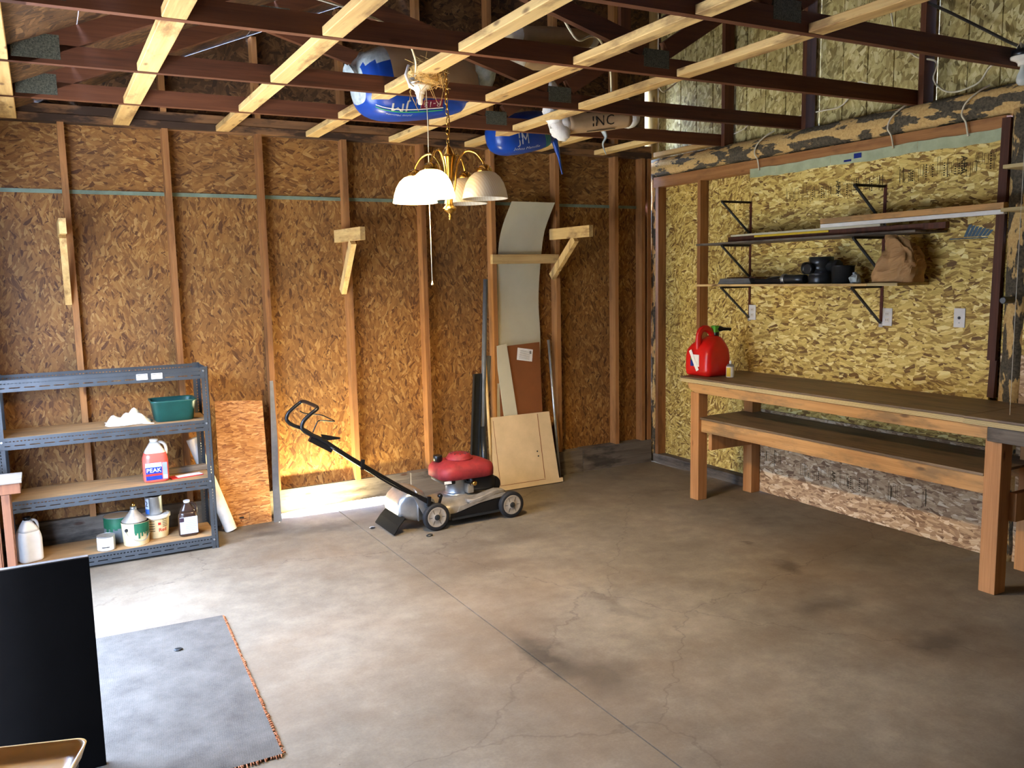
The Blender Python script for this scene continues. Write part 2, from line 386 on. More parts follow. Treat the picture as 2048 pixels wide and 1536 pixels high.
m_shade_on = glass_shade('lit frosted glass', True); m_shade_off = glass_shade('unlit frosted glass', False)
def bulbmat():
    t = NT('glowing bulb'); t.b.inputs['Emission Color'].default_value = (1, .74, .4, 1); t.b.inputs['Emission Strength'].default_value = BULB_W; return t.fin((1,.9,.7,1), .3)
m_bulb_on = bulbmat(); m_bulb_off = plain('frosted bulb', (196,200,190), .25, 0, .03, 5)
def liquid(name, c):
    t = NT(name); t.b.inputs['Transmission Weight'].default_value = .25; t.b.inputs['Subsurface Weight'].default_value = 0.0
    return t.fin(srgb(c), .22, 0, .5)
m_pink = liquid('pink antifreeze', (232,96,80)); m_milky = liquid('milky jug plastic', (232,224,206))

# ================================================================== THE SETTING
ZC = 2.742                     # underside of truss chords
def struct(name, label, cat=None):
    return thing(name, label, cat or name.split('_')[0], kind='structure')
SL = .423
def roof_z(x): return ZC + .089 + .097*1.0 + SL*(x+4.62)
XL = -5.22                     # inside face of left wall studs
YF = -7.9                      # inside face of front wall

g = tag(MB().box(-40,40,-40,40,-.3,-.07).build('ground', m_ground), 'pale gravel ground outside the garage', 'ground', kind='structure')
fl = struct('floor', 'worn grey concrete garage floor with stains and a straight joint')
box('concrete_slab', m_conc, fl, -5.34, -3.033, -8.1, .13, -.12, 0)
box('concrete_slab', m_conc, fl, -3.027, .2, -8.1, .13, -.12, 0)
box('joint_filler', m_rubber, fl, -3.033, -3.027, -8.1, .13, -.12, -.008)

# ---- back wall
wb = struct('wall_back', 'back wall of brown strand board behind exposed studs')
ST = .6096; STUD = [-.429-(8-k)*ST for k in range(1, 9)]      # front left corner of stud k
stud_me = MB().box(0, .038, 0, .089, .205, ZC).build('stud', m_lum[2], wb); stud_me.location.x = STUD[0]
for x in STUD[1:] + [-.135, -.068]:
    o = stud_me.copy(); COL.objects.link(o); o.location.x = x
o = stud_me.copy(); COL.objects.link(o); o.location.x = -5.2
edges = [-5.31] + [STUD[k]+.019 for k in (1, 3, 5, 7)] + [-.03]
for i in range(5):
    a, b = edges[i]+.002, edges[i+1]-.002
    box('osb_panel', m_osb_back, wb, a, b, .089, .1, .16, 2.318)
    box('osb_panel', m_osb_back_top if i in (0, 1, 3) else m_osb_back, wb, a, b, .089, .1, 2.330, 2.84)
sx_ = [-5.22] + STUD + [-.135]
for i in range(len(sx_)-1):
    MB().box(sx_[i]+.038, sx_[i+1], .08, .0895, 2.310, 2.334).build('seam_clip', m_zinc, wb)
box('top_plate', m_plate, wb, -5.3, -.03, -.006, .089, ZC, ZC+.045)
box('top_plate', m_plate, wb, -5.3, -.03, .0, .095, ZC+.047, ZC+.105)
# sill boards; the one in the third bay stops short of the floor
box('sill_board', m_weath[0], wb, -5.3, STUD[2]+.02, .045, .089, 0, .2)
MB().prism([(STUD[2]+.025,.022),(-3.3,.034),(-2.7,.042),(-2.42,.03),(-2.42,.2),(STUD[2]+.025,.2)], .03, frame((0,.06,0),(1,0,0),(0,0,1),(0,-1,0))).build('sill_board', m_weath[0], wb)
box('sill_board', m_weath[0], wb, -2.416, -.79, .0, .089, 0, .2)
box('sill_board', m_weath[0], wb, -.786, -.03, -.006, .089, 0, .207)
# gable above the plate
for i in range(5):
    a, b = edges[i]+.002, edges[i+1]-.002
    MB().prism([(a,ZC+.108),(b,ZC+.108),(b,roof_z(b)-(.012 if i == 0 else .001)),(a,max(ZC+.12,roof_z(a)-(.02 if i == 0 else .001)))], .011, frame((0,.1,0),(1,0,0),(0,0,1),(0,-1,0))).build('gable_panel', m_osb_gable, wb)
for k, x in enumerate(STUD):
    if roof_z(x)-.12 > ZC+.15: box('gable_stud', m_lum[2], wb, x, x+.038, 0, .089, ZC+.106, roof_z(x)-.02)
box('gable_panel', m_osb_gable, wb, -.032, .15, .089, .1, 3.36, roof_z(0)-.01)
# the log end seen through the corner gap stands outside
MB().tube([(.07,.155,0),(.072,.155,2.0),(.07,.155,4.6)], [.088,.086,.085], 20).build('corner_log', m_pale[2], wb)

# ---- right wall
wr = struct('wall_right', 'right wall with pale strand board, studs and a peeling log beam')
for y in (-.063, -.616):
    box('stud', m_lum[2], wr, 0, .089, y, y+.038, .06, 2.53)
box('osb_panel', m_osb_right_in, wr, .09, .101, -.6, -.02, .03, 2.53)
box('osb_panel', m_osb_right_in, wr, .09, .101, -1.3, -.604, .03, 2.53)
box('sill_board', m_weath[1], wr, -.004, .089, -1.2, -.0, 0, .075)
box('osb_panel', m_osb_right_in, wr, .09, .101, -3.2, -1.304, .0, 2.53)
box('osb_panel', m_osb_right_in, wr, .09, .101, -5.6, -3.204, .0, 2.53)
box('osb_panel', m_osb_right_in, wr, .09, .101, YF, -5.604, .0, 2.53)
Y0, Y1 = -3.148, -1.2
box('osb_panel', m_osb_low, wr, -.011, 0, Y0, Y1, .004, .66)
box('osb_panel', m_osb_right, wr, -.011, 0, Y0, Y1, .664, 1.885)
box('osb_panel', m_osb_right, wr, -.011, 0, Y0, Y1, 1.888, 2.5)
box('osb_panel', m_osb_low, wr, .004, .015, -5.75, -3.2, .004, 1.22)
box('osb_panel', m_osb_right, wr, .004, .015, -5.75, -3.2, 1.224, 2.53)
box('osb_panel', m_osb_right, wr, .004, .015, YF, -5.755, .004, 2.53)
box('top_plate', m_lum[1], wr, -.004, .089, Y0-.02, -.0, 2.49, 2.577)
box('top_plate', m_lum[1], wr, .0, .089, YF, -3.2, 2.53, 2.577)
lg = []
n = 60
def logmesh(p0, p1, r, seed, n=48, m=20):
    rr = random.Random(seed); mb = MB(); p0 = Vector(p0); p1 = Vector(p1)
    ph = [rr.uniform(0, 6) for _ in range(6)]
    loops = []
    d = (p1-p0).normalized(); a = d.cross(Vector((0,0,1)) if abs(d.z) < .9 else Vector((1,0,0))).normalized(); b = a.cross(d)
    for i in range(n+1):
        t = i/n; c = p0.lerp(p1, t) + a*.006*math.sin(9*t+ph[0]) + b*.005*math.sin(7*t+ph[1])
        loops.append([c + (a*math.cos(q)+b*math.sin(q))*r*(1+.05*math.sin(3*q+ph[2]+6*t)+.04*math.sin(2*q+ph[3]-11*t)+.03*rr.uniform(-1,1)) for q in [2*PI*k/m for k in range(m)]])
    return mb.loft(loops)
logmesh((.066,.12,2.66), (.066,YF,2.675), .086, 3, 80).build('log_beam', m_log_y, wr)
logmesh((.04,-3.262,0), (.045,-3.268,2.6), .072, 5, 36).build('log_post', m_log_z, wr)
logmesh((.045,.03,0), (.05,.025,2.62), .058, 9, 36).build('log_post', m_log_z, wr)
MB().bar((-.012,-3.167,.96), (-.012,-3.176,1.18), .04, .024, (1,0,0)).build('trim_board', m_trim, wr)
MB().bar((-.014,-3.164,1.18), (-.012,-3.182,2.56), .05, .028, (1,0,0)).build('trim_board', m_trim, wr)
# paper strip stapled under the plate
for a, b in ((-1.19,-1.46),(-1.462,-1.95),(-1.952,-2.62),(-2.622,-3.0),(-3.0,-3.16)):
    mb = MB(); k = 10; v = []
    for i in range(k+1):
        y = a+(b-a)*i/k; e = .003*math.sin(9*y)+.002*math.sin(31*y)
        v += [(-.0145-.002*math.sin(23*y), y, 2.440+e*1.5), (-.0155-.002*math.sin(17*y), y, 2.508+e)]
    mb.add(v, [(2*i,2*i+2,2*i+3,2*i+1) for i in range(k)]).add([(x+.001,y,z) for x,y,z in v], [(2*i,2*i+1,2*i+3,2*i+2) for i in range(k)])
    mb.build('paper_strip', m_tapeg, wr)
box('print_mark', m_navy, wr, -.0188, -.0178, -2.21, -2.15, 2.466, 2.498)
box('print_mark', m_navy, wr, -.0188, -.0178, -2.13, -2.07, 2.452, 2.466)
# black stamps on the boards
INK = NT('faded ink'); INK = INK.fin(srgb((58,48,30)), .9, 0, .1)
def stamp(y0, z, seed, n, mirror=1, parent=wr, h=.11, words=(), xf=-.0118):
    rr = random.Random(seed); mb = MB(); y = y0
    def bar(y, z0, z1, wd): mb.box(xf-.0006, xf, y-wd, y, z0, z1)
    for i in range(n):
        k = rr.random()
        if k < .55:
            hh = h*rr.uniform(.5, 1); o = rr.uniform(-.2, .2)*h
            bar(y, z-hh/2+o*.3, z+hh/2+o*.3, rr.choice((.0015,.0015,.0025,.005))); y -= rr.uniform(.006,.016)
        elif k < .75:
            for j in range(rr.randint(3,7)):
                bar(y, z-h*.4+j*.014, z-h*.4+j*.014+.007, .010)
            y -= .018
        else:
            wz = rr.uniform(.02,.05); zz = z+rr.uniform(-.03,.03); wy = rr.uniform(.02,.03)
            for q in ((y,zz-wz,zz+wz,.002),(y-wy,zz-wz,zz+wz,.002)): bar(*q)
            mb.box(xf-.0006,xf,y-wy,y,zz-wz-.002,zz-wz); mb.box(xf-.0006,xf,y-wy,y,zz+wz,zz+wz+.002)
            y -= wy+.012
    for (s_, yy, zz, sz) in words:
        add_text(mb, s_, sz, frame((xf-.0007, yy, zz), (0,0,-1), (0,-1,0), (-1,0,0)))
    return mb.build('stamp_print', INK, parent)
stamp(-1.56, 2.275, 1, 26, words=(('APA', -2.02, 2.29, .05),))
stamp(-2.10, 2.285, 2, 14)
stamp(-2.50, 2.315, 3, 9, words=(('1998', -2.575, 2.31, .04),))
stamp(-2.66, 2.325, 4, 22, words=(('APA', -2.93, 2.33, .06),))
stamp(-3.0, 2.33, 14, 8)
stamp(-1.32, .30, 5, 14, h=.13, words=(('APA', -1.33, .31, .04),))
stamp(-1.75, .26, 6, 16, h=.13, words=(('APA', -2.05, .26, .045),))
stamp(-2.15, .25, 7, 12, h=.12)
stamp(-2.5, .25, 8, 7, h=.13)
stamp(-2.75, .26, 9, 4, h=.12)
# blue smudged print under the upper shelf seam
mb = MB()
for i in range(7): mb.prism([(0,0),(.02,0),(.05,.07-.006*i),(.03,.07-.006*i)], .0006, frame((-.0112,-2.95-.022*i,1.905),(0,-1,0),(0,0,1),(-1,0,0)))
mb.box(-.0118,-.0112,-3.1,-2.86,1.893,1.899).build('logo_print', plain('blue print faded', (72,96,110), .8), wr)
# upper wall above the log: grooved siding and the narrow slits of daylight between sheets
TY = [-.82, -1.645, -2.575, -3.45, -4.33, -5.2, -6.07, -6.95]     # truss faces at x = 0
slit = [-.775, -1.70, -2.62, -3.52, -4.4, -5.3, -6.2, -7.1]
ys = [.22] + slit + [YF]
for i in range(len(ys)-1):
    a, b = ys[i] - (.0025 if i else 0), ys[i+1] + .0025
    mb = MB(); y = a; gy = a
    while gy > b+1e-4:
        e = max(b, gy-.2032)
        if e-b < .03: e = b
        mb.box(.152, .163, e+(.010 if e > b else 0), gy, 2.6, roof_z(.15)-.02); gy = e
    mb.box(.160, .168, b, a, 2.6, roof_z(.15)-.02)
    mb.build('siding_panel', m_osb_side, wr)

# ---- left wall with a doorway, front wall with a garage opening (both out of frame)
wl = struct('wall_left', 'left wall with the open side doorway')
def wallbox(p, ax, name, mat, a, b, z0, z1, t0):
    if ax == 'x': return box(name, mat, p, t0, t0+.011, a, b, z0, z1)
    return box(name, mat, p, a, b, t0, t0+.011, z0, z1)
m_osb_left = osb('strand board left', 0, PAL_B, .05, .012, (1.57, .75), .3)
m_osb_front = m_osb_back
for a, b, z0, z1 in ((DOOR_Y1,.1,.0,2.84),(DOOR_Y0,DOOR_Y1,DOOR_Z,2.84),(-5.6,DOOR_Y0,0,2.84),(YF,-5.604,0,2.84)):
    wallbox(wl, 'x', 'osb_panel', m_osb_left, a, b, z0, z1, XL-.1)
y = -.3
while y > YF:
    if not (DOOR_Y0-.04 < y < DOOR_Y1+.02): box('stud', m_lum[2], wl, XL-.089, XL, y-.038, y, 0, 2.74)
    y -= .6096
box('door_jamb', m_lum[2], wl, XL-.1, XL+.01, DOOR_Y1, DOOR_Y1+.038, 0, DOOR_Z)
box('door_jamb', m_lum[2], wl, XL-.1, XL+.01, DOOR_Y0-.038, DOOR_Y0, 0, DOOR_Z)
box('header', m_lum[1], wl, XL-.1, XL+.01, DOOR_Y0-.04, DOOR_Y1+.04, DOOR_Z, DOOR_Z+.14)
box('top_plate', m_lum[1], wl, XL-.1, XL, YF, .1, 2.742, 2.79)
wf = struct('wall_front', 'front wall of strand board behind the viewer')
for a, b in ((XL-.1,-3.9),(-3.898,-2.68),(-2.678,-1.46),(-1.458,.16)):
    wallbox(wf, 'y', 'osb_panel', m_osb_front, a, b, 0, 2.84, YF-.1)
MB().prism([(XL-.1,2.84),(.16,2.84),(.16,roof_z(.16)-.002),(XL-.1,2.86)], .011, frame((0,YF-.089,0),(1,0,0),(0,0,1),(0,-1,0))).build('gable_panel', m_osb_gable, wf)
for x in (XL, -4.6, -3.92, -3.3, -2.7, -2.1, -1.48, -.9, -.3): box('stud', m_lum[2], wf, x, x+.038, YF-.089, YF, 0, 2.74)
# unseen spruces added to block low sky light at the side door
t = struct('treeline', 'added unseen dark spruce trees blocking low sky light at the side door', 'trees')
m_spruce = plain('dark spruce green', (34,44,28), .95, 0, .4, 3, .05)
m_trunk = plain('dark trunk bark', (52,42,34), .9, 0, .3, 8, .05)
rr = random.Random(77)
for k in range(26):
    x = -13.5+rr.uniform(-1.2,1.2); y = -26+k*1.6+rr.uniform(-.4,.4); h = rr.uniform(6.2,8.6); r0 = rr.uniform(1.3,1.8)
    mb = MB()
    for q in range(6):
        z0 = .5+(h-.5)*q/6.3; r = r0*(1-q/6.6); mb.lathe([(r, z0), (r*.42, z0+(h/6)*.9), (.02, z0+(h/6)*1.5)], 11, (x, y, -.07))
    mb.v = [(a+rr.uniform(-.12,.12), b+rr.uniform(-.12,.12), c+rr.uniform(-.1,.1)) for a, b, c in mb.v]
    sp = mb.build('spruce_crown', m_spruce, t)
    MB().tube([(x,y,-.07),(x,y,h*.5)], .12, 8).build('trunk', m_trunk, sp)

# ---- roof deck
ce = struct('ceiling', 'open mono pitched roof deck of strand board above the trusses')
na = math.atan(SL)
def rp(x, y, t=0): return (x - t*math.sin(na), y, roof_z(x) + .001 + t*math.cos(na))
xs = [-5.75, -4.62, -3.49, -2.36, -1.23, -.10, .2]
yy = [.35, -2.0, -4.42, -6.86, -8.2]
for i in range(len(xs)-1):
    for j in range(len(yy)-1):
        a, b, c, d = xs[i]+.002, xs[i+1]-.002, yy[j]-.002, yy[j+1]+.002
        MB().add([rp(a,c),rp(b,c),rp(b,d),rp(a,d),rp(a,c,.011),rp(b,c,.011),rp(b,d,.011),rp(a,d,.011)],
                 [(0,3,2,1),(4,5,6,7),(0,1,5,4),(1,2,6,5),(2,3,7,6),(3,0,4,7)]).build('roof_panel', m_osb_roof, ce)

# ---- trusses
def make_truss():
    t = thing('roof_truss', 'x', 'roof truss', (0, TY[0], ZC), -.022)
    box('bottom_chord', m_chord[0], t, -5.25, .06, 0, .038, 0, .089)
    mb = MB(); f = frame((0,.038,0),(1,0,0),(0,0,1),(0,-1,0))
    def lo(x): return .089+SL*(x+4.62)
    mb.prism([(-5.06,.0),(-4.83,.0),(-4.62,.089),(.12,lo(.12)),(.12,lo(.12)+.097),(-5.06,max(.0,lo(-5.06)+.097)+.002)], .038, f).build('top_chord', m_chord[0], t)
    MB().bar((-2.08,.019,.13),(-3.53,.019,lo(-3.53)-.02), .038, .089, (0,0,1)).build('web', m_chord[0], t)
    MB().bar((-1.93,.019,.13),(-.9,.019,.13+.33*1.03+.3), .038, .089, (0,0,1)).build('web', m_chord[0], t)
    MB().box(.03,.125,-.04,-.001,-.01,lo(.08)-.02).build('end_post', m_chord[2], t)
    MB().bar((-.9,.019,lo(-.9)), (-.9,.019,.1+.33*1.03+.3), .038, .089, (1,0,0)).build('web', m_chord[2], t)
    g_ = m_gusset
    box('gusset_plate', g_, t, -4.9, -4.7, -.0015, .0395, .02, .13)
    box('gusset_plate', g_, t, -2.08, -1.92, -.0015, .0395, .035, .125)
    box('gusset_plate', g_, t, -3.63, -3.4, -.002, .04, lo(-3.5)-.05, lo(-3.5)+.07)
    return t
tr0 = make_truss()
WH = ['nearest the back wall', 'second from the back wall', 'third, just in front of the bird nest', 'fourth, carrying the bare bulb holder',
      'fifth from the back wall', 'sixth from the back wall', 'seventh from the back wall', 'last, nearest the front wall']
for i, y in enumerate(TY):
    t = tr0 if i == 0 else copy_tree(tr0)
    t.location.y = y
    tag(t, 'dark brown mono pitch roof truss, '+WH[i], 'roof truss', 'mono pitch roof trusses')

# ---- flat blocking between the trusses
ROWS = [-4.955, -4.325, -3.70, -3.08, -2.46, -1.83]
NM = ['leftmost row', 'second row from the left', 'third row from the left', 'row with the bird nest', 'row right of the chandelier', 'rightmost long row']
def ty(i, x): return TY[i] - .022*x
MATB = [m_pale[1], m_pale[1], m_pale[1], m_pale[1], m_pale[1], m_pale[1]]
def blockrow(x, label, spans, lift=0):
    t = thing('ceiling_blocking', label, 'blocking', (x, 0, ZC), 0, 'flat blocking between trusses')
    for (a, b) in spans:
        y0 = -.002 if a < 0 else ty(a, x)-.001; y1 = ty(b, x)+.039
        MB().box(-.0445+R.uniform(-.006,.006), .0445, y1, y0, .001+lift, .039+lift).build('block', m_pale[1], t, .003, 1)
for x, nmx in zip(ROWS, NM):
    blockrow(x, 'pale flat blocking between trusses, '+nmx, [(i-1, i) for i in range(len(TY))])
blockrow(-1.21, 'short pale block above the insulation rolls by the back wall', [(-1, 0)])
blockrow(-.6, 'short pale block near the back right corner', [(-1, 0)])
blockrow(.03, 'short pale block lying on the log at the back right corner', [(-1, 0)], .012)

# ================================================================== OBJECTS
# ---- work bench along the right wall
t = thing('workbench', 'long wooden workbench with lower shelf against the right wall', 'workbench', (-.3, -2.4, 0))
def L(x): return x+.3
def LY(y): return y+2.4
def bx(name, mat, x0, x1, y0, y1, z0, z1, bev=.003): return box(name, mat, t, L(x0), L(x1), LY(y0), LY(y1), z0, z1, bev)
for y0, y1 in ((-3.40,-1.11), (-4.9,-3.402)):
    dx = 0 if y0 > -3.5 else -.012
    tp = bx('top', m_benchtop, -.628+dx, -.012, y0, y1, .931, .945)
    for k in range(4):
        e = box('ply_edge', m_ply, tp, L(-.630+dx+.002*(k % 2)), L(-.60), LY(y0), LY(y1), .905+.0065*k, .9105+.0065*k)
MB().prism([(LY(-1.175),.9),(LY(-3.52),.9),(LY(-3.52),.835),(LY(-1.26),.83),(LY(-1.19),.86)], .038, frame((L(-.612),0,0),(0,1,0),(0,0,1),(1,0,0))).build('apron', m_bench, t, .002, 1)
bx('apron', m_weath[1], -.622, -.585, -4.9, -3.525, .825, .9)
bx('apron', m_bench, -.05, -.012, -4.9, -1.2, .83, .9)
bx('leg', m_leg, -.600, -.511, -1.29, -1.2, 0, .83, .004)
bx('leg', m_leg, -.585, -.49, -3.585, -3.495, 0, .835, .004)
bx('leg', m_leg, -.60, -.51, -4.88, -4.79, 0, .83, .004)
for y in (-1.3, -3.45, -4.85): bx('leg', m_leg, -.105, -.015, y-.045, y+.045, 0, .83, .004)
bx('shelf_rail', m_bench, -.575, -.537, -3.494, -1.291, .53, .625)
bx('lower_shelf', m_benchtop, -.585, -.02, -3.494, -1.25, .626, .642)
bx('shelf_rail', m_bench, -.06, -.02, -3.49, -1.35, .53, .625)
for y in (-1.33, -3.60): bx('stretcher', m_leg, -.489 if y < -3 else -.52, -.11, y-.019, y+.019, .39, .545)
bx('stretcher', m_leg, -.55, -.06, -1.32, -1.285, .84, .9)
# board leaning at the right frame edge, foot on the floor
MB().bar((-.50,-3.735,.012), (-.17,-3.72,.52), .12, .018, (0,1,0)).build('lean_panel', m_ply)
o = bpy.data.objects['lean_panel']; o.name = 'wood_offcut'; tag(o, 'pale wood offcut leaning under the workbench at the right', 'board')

# ---- gas can
t = thing('gas_can', 'red plastic gas can with a peeling label and black spout', 'gas can', (-.425, -1.19, .945))
mb = MB(); loops = []
for z, hx, hy, r, cx in ((0,.105,.118,.03,0),(.012,.118,.13,.04,0),(.05,.124,.137,.045,0),(.15,.122,.136,.045,0),(.20,.117,.130,.05,.004),(.235,.105,.115,.06,.012),(.268,.083,.09,.06,.028),(.288,.06,.066,.05,.042),(.300,.035,.04,.032,.052)):
    loops.append([(x+cx, y, z) for x, y in rrect(hx, hy, r, 6)])
mb.loft(loops).build('can_body', m_red, t)
MB().tube(smooth_path([(-.085,0,.195),(-.092,0,.25),(-.085,0,.318),(-.06,0,.352),(-.02,0,.358),(.02,0,.338),(.045,0,.305),(.06,0,.27)], 5), [.021]*36, 12, flat=1.25).build('handle', m_red, t)
s = MB().lathe([(.026,.285),(.026,.325),(.02,.335)], 16, (.07,-.01,0)).build('spout_base', m_black, t)
MB().box(.04,.085,-.035,.012,.325,.378).build('spout_lever', m_lightgreen, t, .008)
MB().tube([(.07,-.01,.35),(.105,-.025,.352),(.125,-.033,.35),(.165,-.05,.348),(.18,-.056,.345)], [.024,.022,.014,.011,.014], 12).build('nozzle', m_black, t)
lb = MB().box(-.127,-.1255,-.045,.035,.075,.165).build('label', m_paperl, t)
box('label_print', m_navy, lb, -.1275, -.1265, .012, .05, .075, .125)
box('label_print', m_green, lb, -.1275, -.1265, .012, .05, .12, .14)
MB().bar((-.1295,.052,.195),(-.1295,-.032,.045), .03, .0012, (1,0,0)).build('peeled_sticker', m_white, t)
# ---- spray can
t = thing('spray_can', 'small white and yellow spray can beside the gas can', 'spray can', (-.39, -1.40, .945))
MB().lathe([(.029,0),(.031,.003),(.031,.078),(.028,.083)], 24).build('can_body', m_dirtyw, t)
mb = MB()
for k in range(7):
    a = PI*.92+k*.16; b = a+.16
    mb.add([(.0316*math.cos(q), .0316*math.sin(q), z) for z in (.006,.074) for q in (a,b)], [(0,1,3,2)])
mb.build('label', m_yellow, t)
MB().lathe([(.030,.078),(.031,.083),(.026,.087),(.022,.096),(.015,.100)], 24).build('shoulder', m_galv, t)
MB().lathe([(.006,.1),(.0085,.104),(.0085,.118),(.005,.124)], 14).build('nozzle', m_white, t)

# ---- wall outlets
def outlet(name, label, y, z, kind):
    t = thing(name, label, 'outlet', (-.012, y, z))
    MB().box(-.006,0,-.036,.036,-.058,.058).build('cover_plate', m_white, t, .002)
    if kind:
        for dz in (-.02,.02):
            r = MB().box(-.0085,-.005,-.016,.016,dz-.014,dz+.014).build('receptacle', m_porc, t, .003)
            MB().box(-.009,-.0084,-.008,-.005,dz-.004,dz+.006).box(-.009,-.0084,.005,.008,dz-.004,dz+.006).build('slot', m_black, r)
    else:
        MB().lathe([(.009,-.0105),(.010,-.006)], 6, axis='x').build('jack', m_black, t)
        MB().lathe([(.004,-.0085),(.004,-.005)], 10, (0,0,-.03), 'x').build('screw', m_galv, t)
outlet('wall_outlet', 'white duplex outlet under the left shelf bracket', -1.24, 1.412, 1)
outlet('wall_outlet', 'white duplex outlet under the right shelf bracket', -2.45, 1.412, 1)
outlet('cable_jack', 'white wall plate with a single dark jack near the log post', -2.95, 1.422, 0)

# ---- shelf brackets on the right wall
def bracket(y, z, label):
    t = thing('shelf_bracket', label, 'bracket', (-.012, y, z), 0, 'steel shelf brackets on the right wall')
    MB().box(-.305,0,-.0115,.0115,-.003,0).box(-.305,-.0,-.001,.001,-.016,0).build('arm', m_cabled, t)
    MB().box(-.003,0,-.0115,.0115,-.26,0).build('wall_leg', m_legbrown, t)
    MB().bar((-.298,0,-.008),(-.006,0,-.248), .011, .016, (0,1,0)).build('strut', m_steel, t)
    MB().box(-.004,0,-.014,.014,-.275,-.24).build('foot_tab', m_galv, t)
m_legbrown = plain('red brown steel', (92,44,28), .6, .3, .2, 20)  # dark red brown tone for the bracket wall legs
for r_, (z, rn) in enumerate(((2.265,'top'),(1.937,'middle'),(1.619,'bottom'))):
    bracket(-1.205, z, '%s steel bracket of the left column on the right wall' % rn)
    bracket(-2.400, z, '%s steel bracket of the right column on the right wall' % rn)
def board(name, mat, label, cat, x0, x1, y0, y1, z0, z1, group=None):
    o = MB().box(-(x1-x0)/2,(x1-x0)/2,-(y1-y0)/2,(y1-y0)/2,0,z1-z0).build(name, mat, None, .0015, 1)
    o.location = ((x0+x1)/2,(y0+y1)/2,z0); return tag(o, label, cat, group)
board('shelf_board', m_weath[1], 'upper grey shelf board on the right wall brackets', 'shelf', -.318, -.014, -2.845, -.925, 1.938, 1.952)
board('shelf_board', m_pale[1], 'lower pale shelf board on the right wall brackets', 'shelf', -.318, -.014, -2.52, -.918, 1.620, 1.636)
board('shelf_board', m_ply, 'short shelf board piece under the paper bag', 'shelf', -.318, -.014, -2.738, -2.523, 1.621, 1.640)
# trims on the upper shelf
board('trim_board', m_trim, 'brown trim board lying on the upper shelf', 'board', -.262, -.225, -3.0, -1.222, 1.953, 1.990)
board('trim_strip', m_offw, 'left white trim strip resting on the brown trim board', 'strip', -.262, -.23, -2.56, -1.25, 1.991, 2.006)
board('trim_strip', m_yellow, 'thin yellow strip lying in front on the upper shelf', 'strip', -.270, -.263, -2.17, -1.5, 1.975, 1.990)
o = MB().box(-.017,.017,-.62,.62,0,.024).build('trim_strip', m_white, None, .001, 1); o.location = (-.245,-2.715,2.008); o.rotation_euler.x = -.002
tag(o, 'right white trim strip reaching the log post', 'strip')
o = MB().box(-.02,.02,-.62,.62,0,.036).build('trim_board', m_bench, None, .001, 1); o.location = (-.245,-2.715,2.034); o.rotation_euler.x = -.002
tag(o, 'tan trim board lying on the right white strip', 'board')
# shelf boards past the post
for z, lb in ((2.018,'tan shelf board at the right edge level with the trim strips'), (2.245,'highest pale shelf board at the right edge by the log post')):
    board('shelf_board', m_ply, lb, 'shelf', -.30, -.04, -4.7, -3.34, z, z+.02)
# things on the lower shelf (top at 1.636)
SZ = 1.637
for k in range(4):
    o = board('vinyl_plank', m_greyp, '%s grey plank of the small stack on the lower shelf' % ('lowest', 'second lowest', 'second highest', 'topmost')[k], 'plank', -.30, -.20, -1.5+.004*k, -1.16-.006*k, SZ+.0105*k, SZ+.0105*k+.010, 'grey planks on the lower shelf')
o = board('hardboard_piece', m_trim, 'thin brown board on the grey planks', 'board', -.27, -.12, -1.52, -1.22, SZ+.043, SZ+.050)
mb = MB(); k = 10
for i in range(k+1):
    pass
t = thing('plastic_duct', 'flat black plastic duct piece on the lower shelf', 'duct', (-.20,-1.63,SZ))
MB().box(-.07,.05,-.14,.12,0,.036).build('duct_body', m_black, t, .006)
v = [(x, -.17+.04*i, .042+.012*math.sin(i*.75)) for i in range(9) for x in (-.06,.05)]
MB().add(v, [(2*i,2*i+2,2*i+3,2*i+1) for i in range(8)]).add([(x,y,z-.0015) for x,y,z in v], [(2*i,2*i+1,2*i+3,2*i+2) for i in range(8)]).build('paper_sheet', m_paperl, t)
t = thing('pipe_elbow', 'black plastic pipe elbow with a pale rim lying on the lower shelf', 'pipe fitting', (-.24,-1.85,SZ))
MB().tube([(0,.08,.032),(0,.07,.032),(0,-.02,.031),(0,-.11,.031)], [.034,.033,.031,.030], 20).build('pipe', m_abs, t)
MB().lathe([(.0335,-.098),(.035,-.094),(.035,-.075),(.0335,-.07)], 20, (0,0,.034), 'y').build('rim', m_galv, t).location.y = .16
t = thing('pipe_tee', 'black plastic drain pipe tee standing on the lower shelf', 'pipe fitting', (-.2,-2.06,SZ))
MB().lathe([(.082,0),(.085,.004),(.085,.05),(.081,.056),(.081,.062),(.086,.066),(.086,.07),(.074,.074),(.074,.12),(.080,.125),(.080,.178),(.074,.18),(.070,.178),(.070,.1)], 28, cap1=False).build('pipe_body', m_abs, t)
MB().lathe([(.036,.05),(.036,.11),(.043,.115),(.043,.14),(.036,.142)], 20, (0,0,.105), 'y').build('side_hub', m_abs, t)
MB().lathe([(.036,-.15),(.043,-.14),(.043,-.115),(.036,-.11),(.036,-.05)], 20, (0,0,.115), 'y').build('side_hub', m_abs, t)
MB().lathe([(.03,-.115),(.036,-.11),(.036,-.09),(.03,-.085),(.03,-.05)], 18, (0,.02,.1), 'x').build('side_hub', m_abs, t)
t = thing('plastic_cup', 'dark grey round plastic tub standing beside the pipe tee', 'tub', (-.22,-2.255,SZ))
MB().lathe([(.068,0),(.074,.11),(.078,.112),(.078,.118),(.072,.118),(.066,.006)], 28, cap1=True).build('tub_body', m_abs, t)
mb = MB(); rr = random.Random(4)
mb.lathe([(.02,0),(.034,.012),(.03,.04),(.018,.06),(.006,.068)], 9, smooth=False)
mb.v = [(x+rr.uniform(-.012,.012), y*1.2+rr.uniform(-.012,.012), max(0,z+rr.uniform(-.006,.006))) for x,y,z in mb.v]
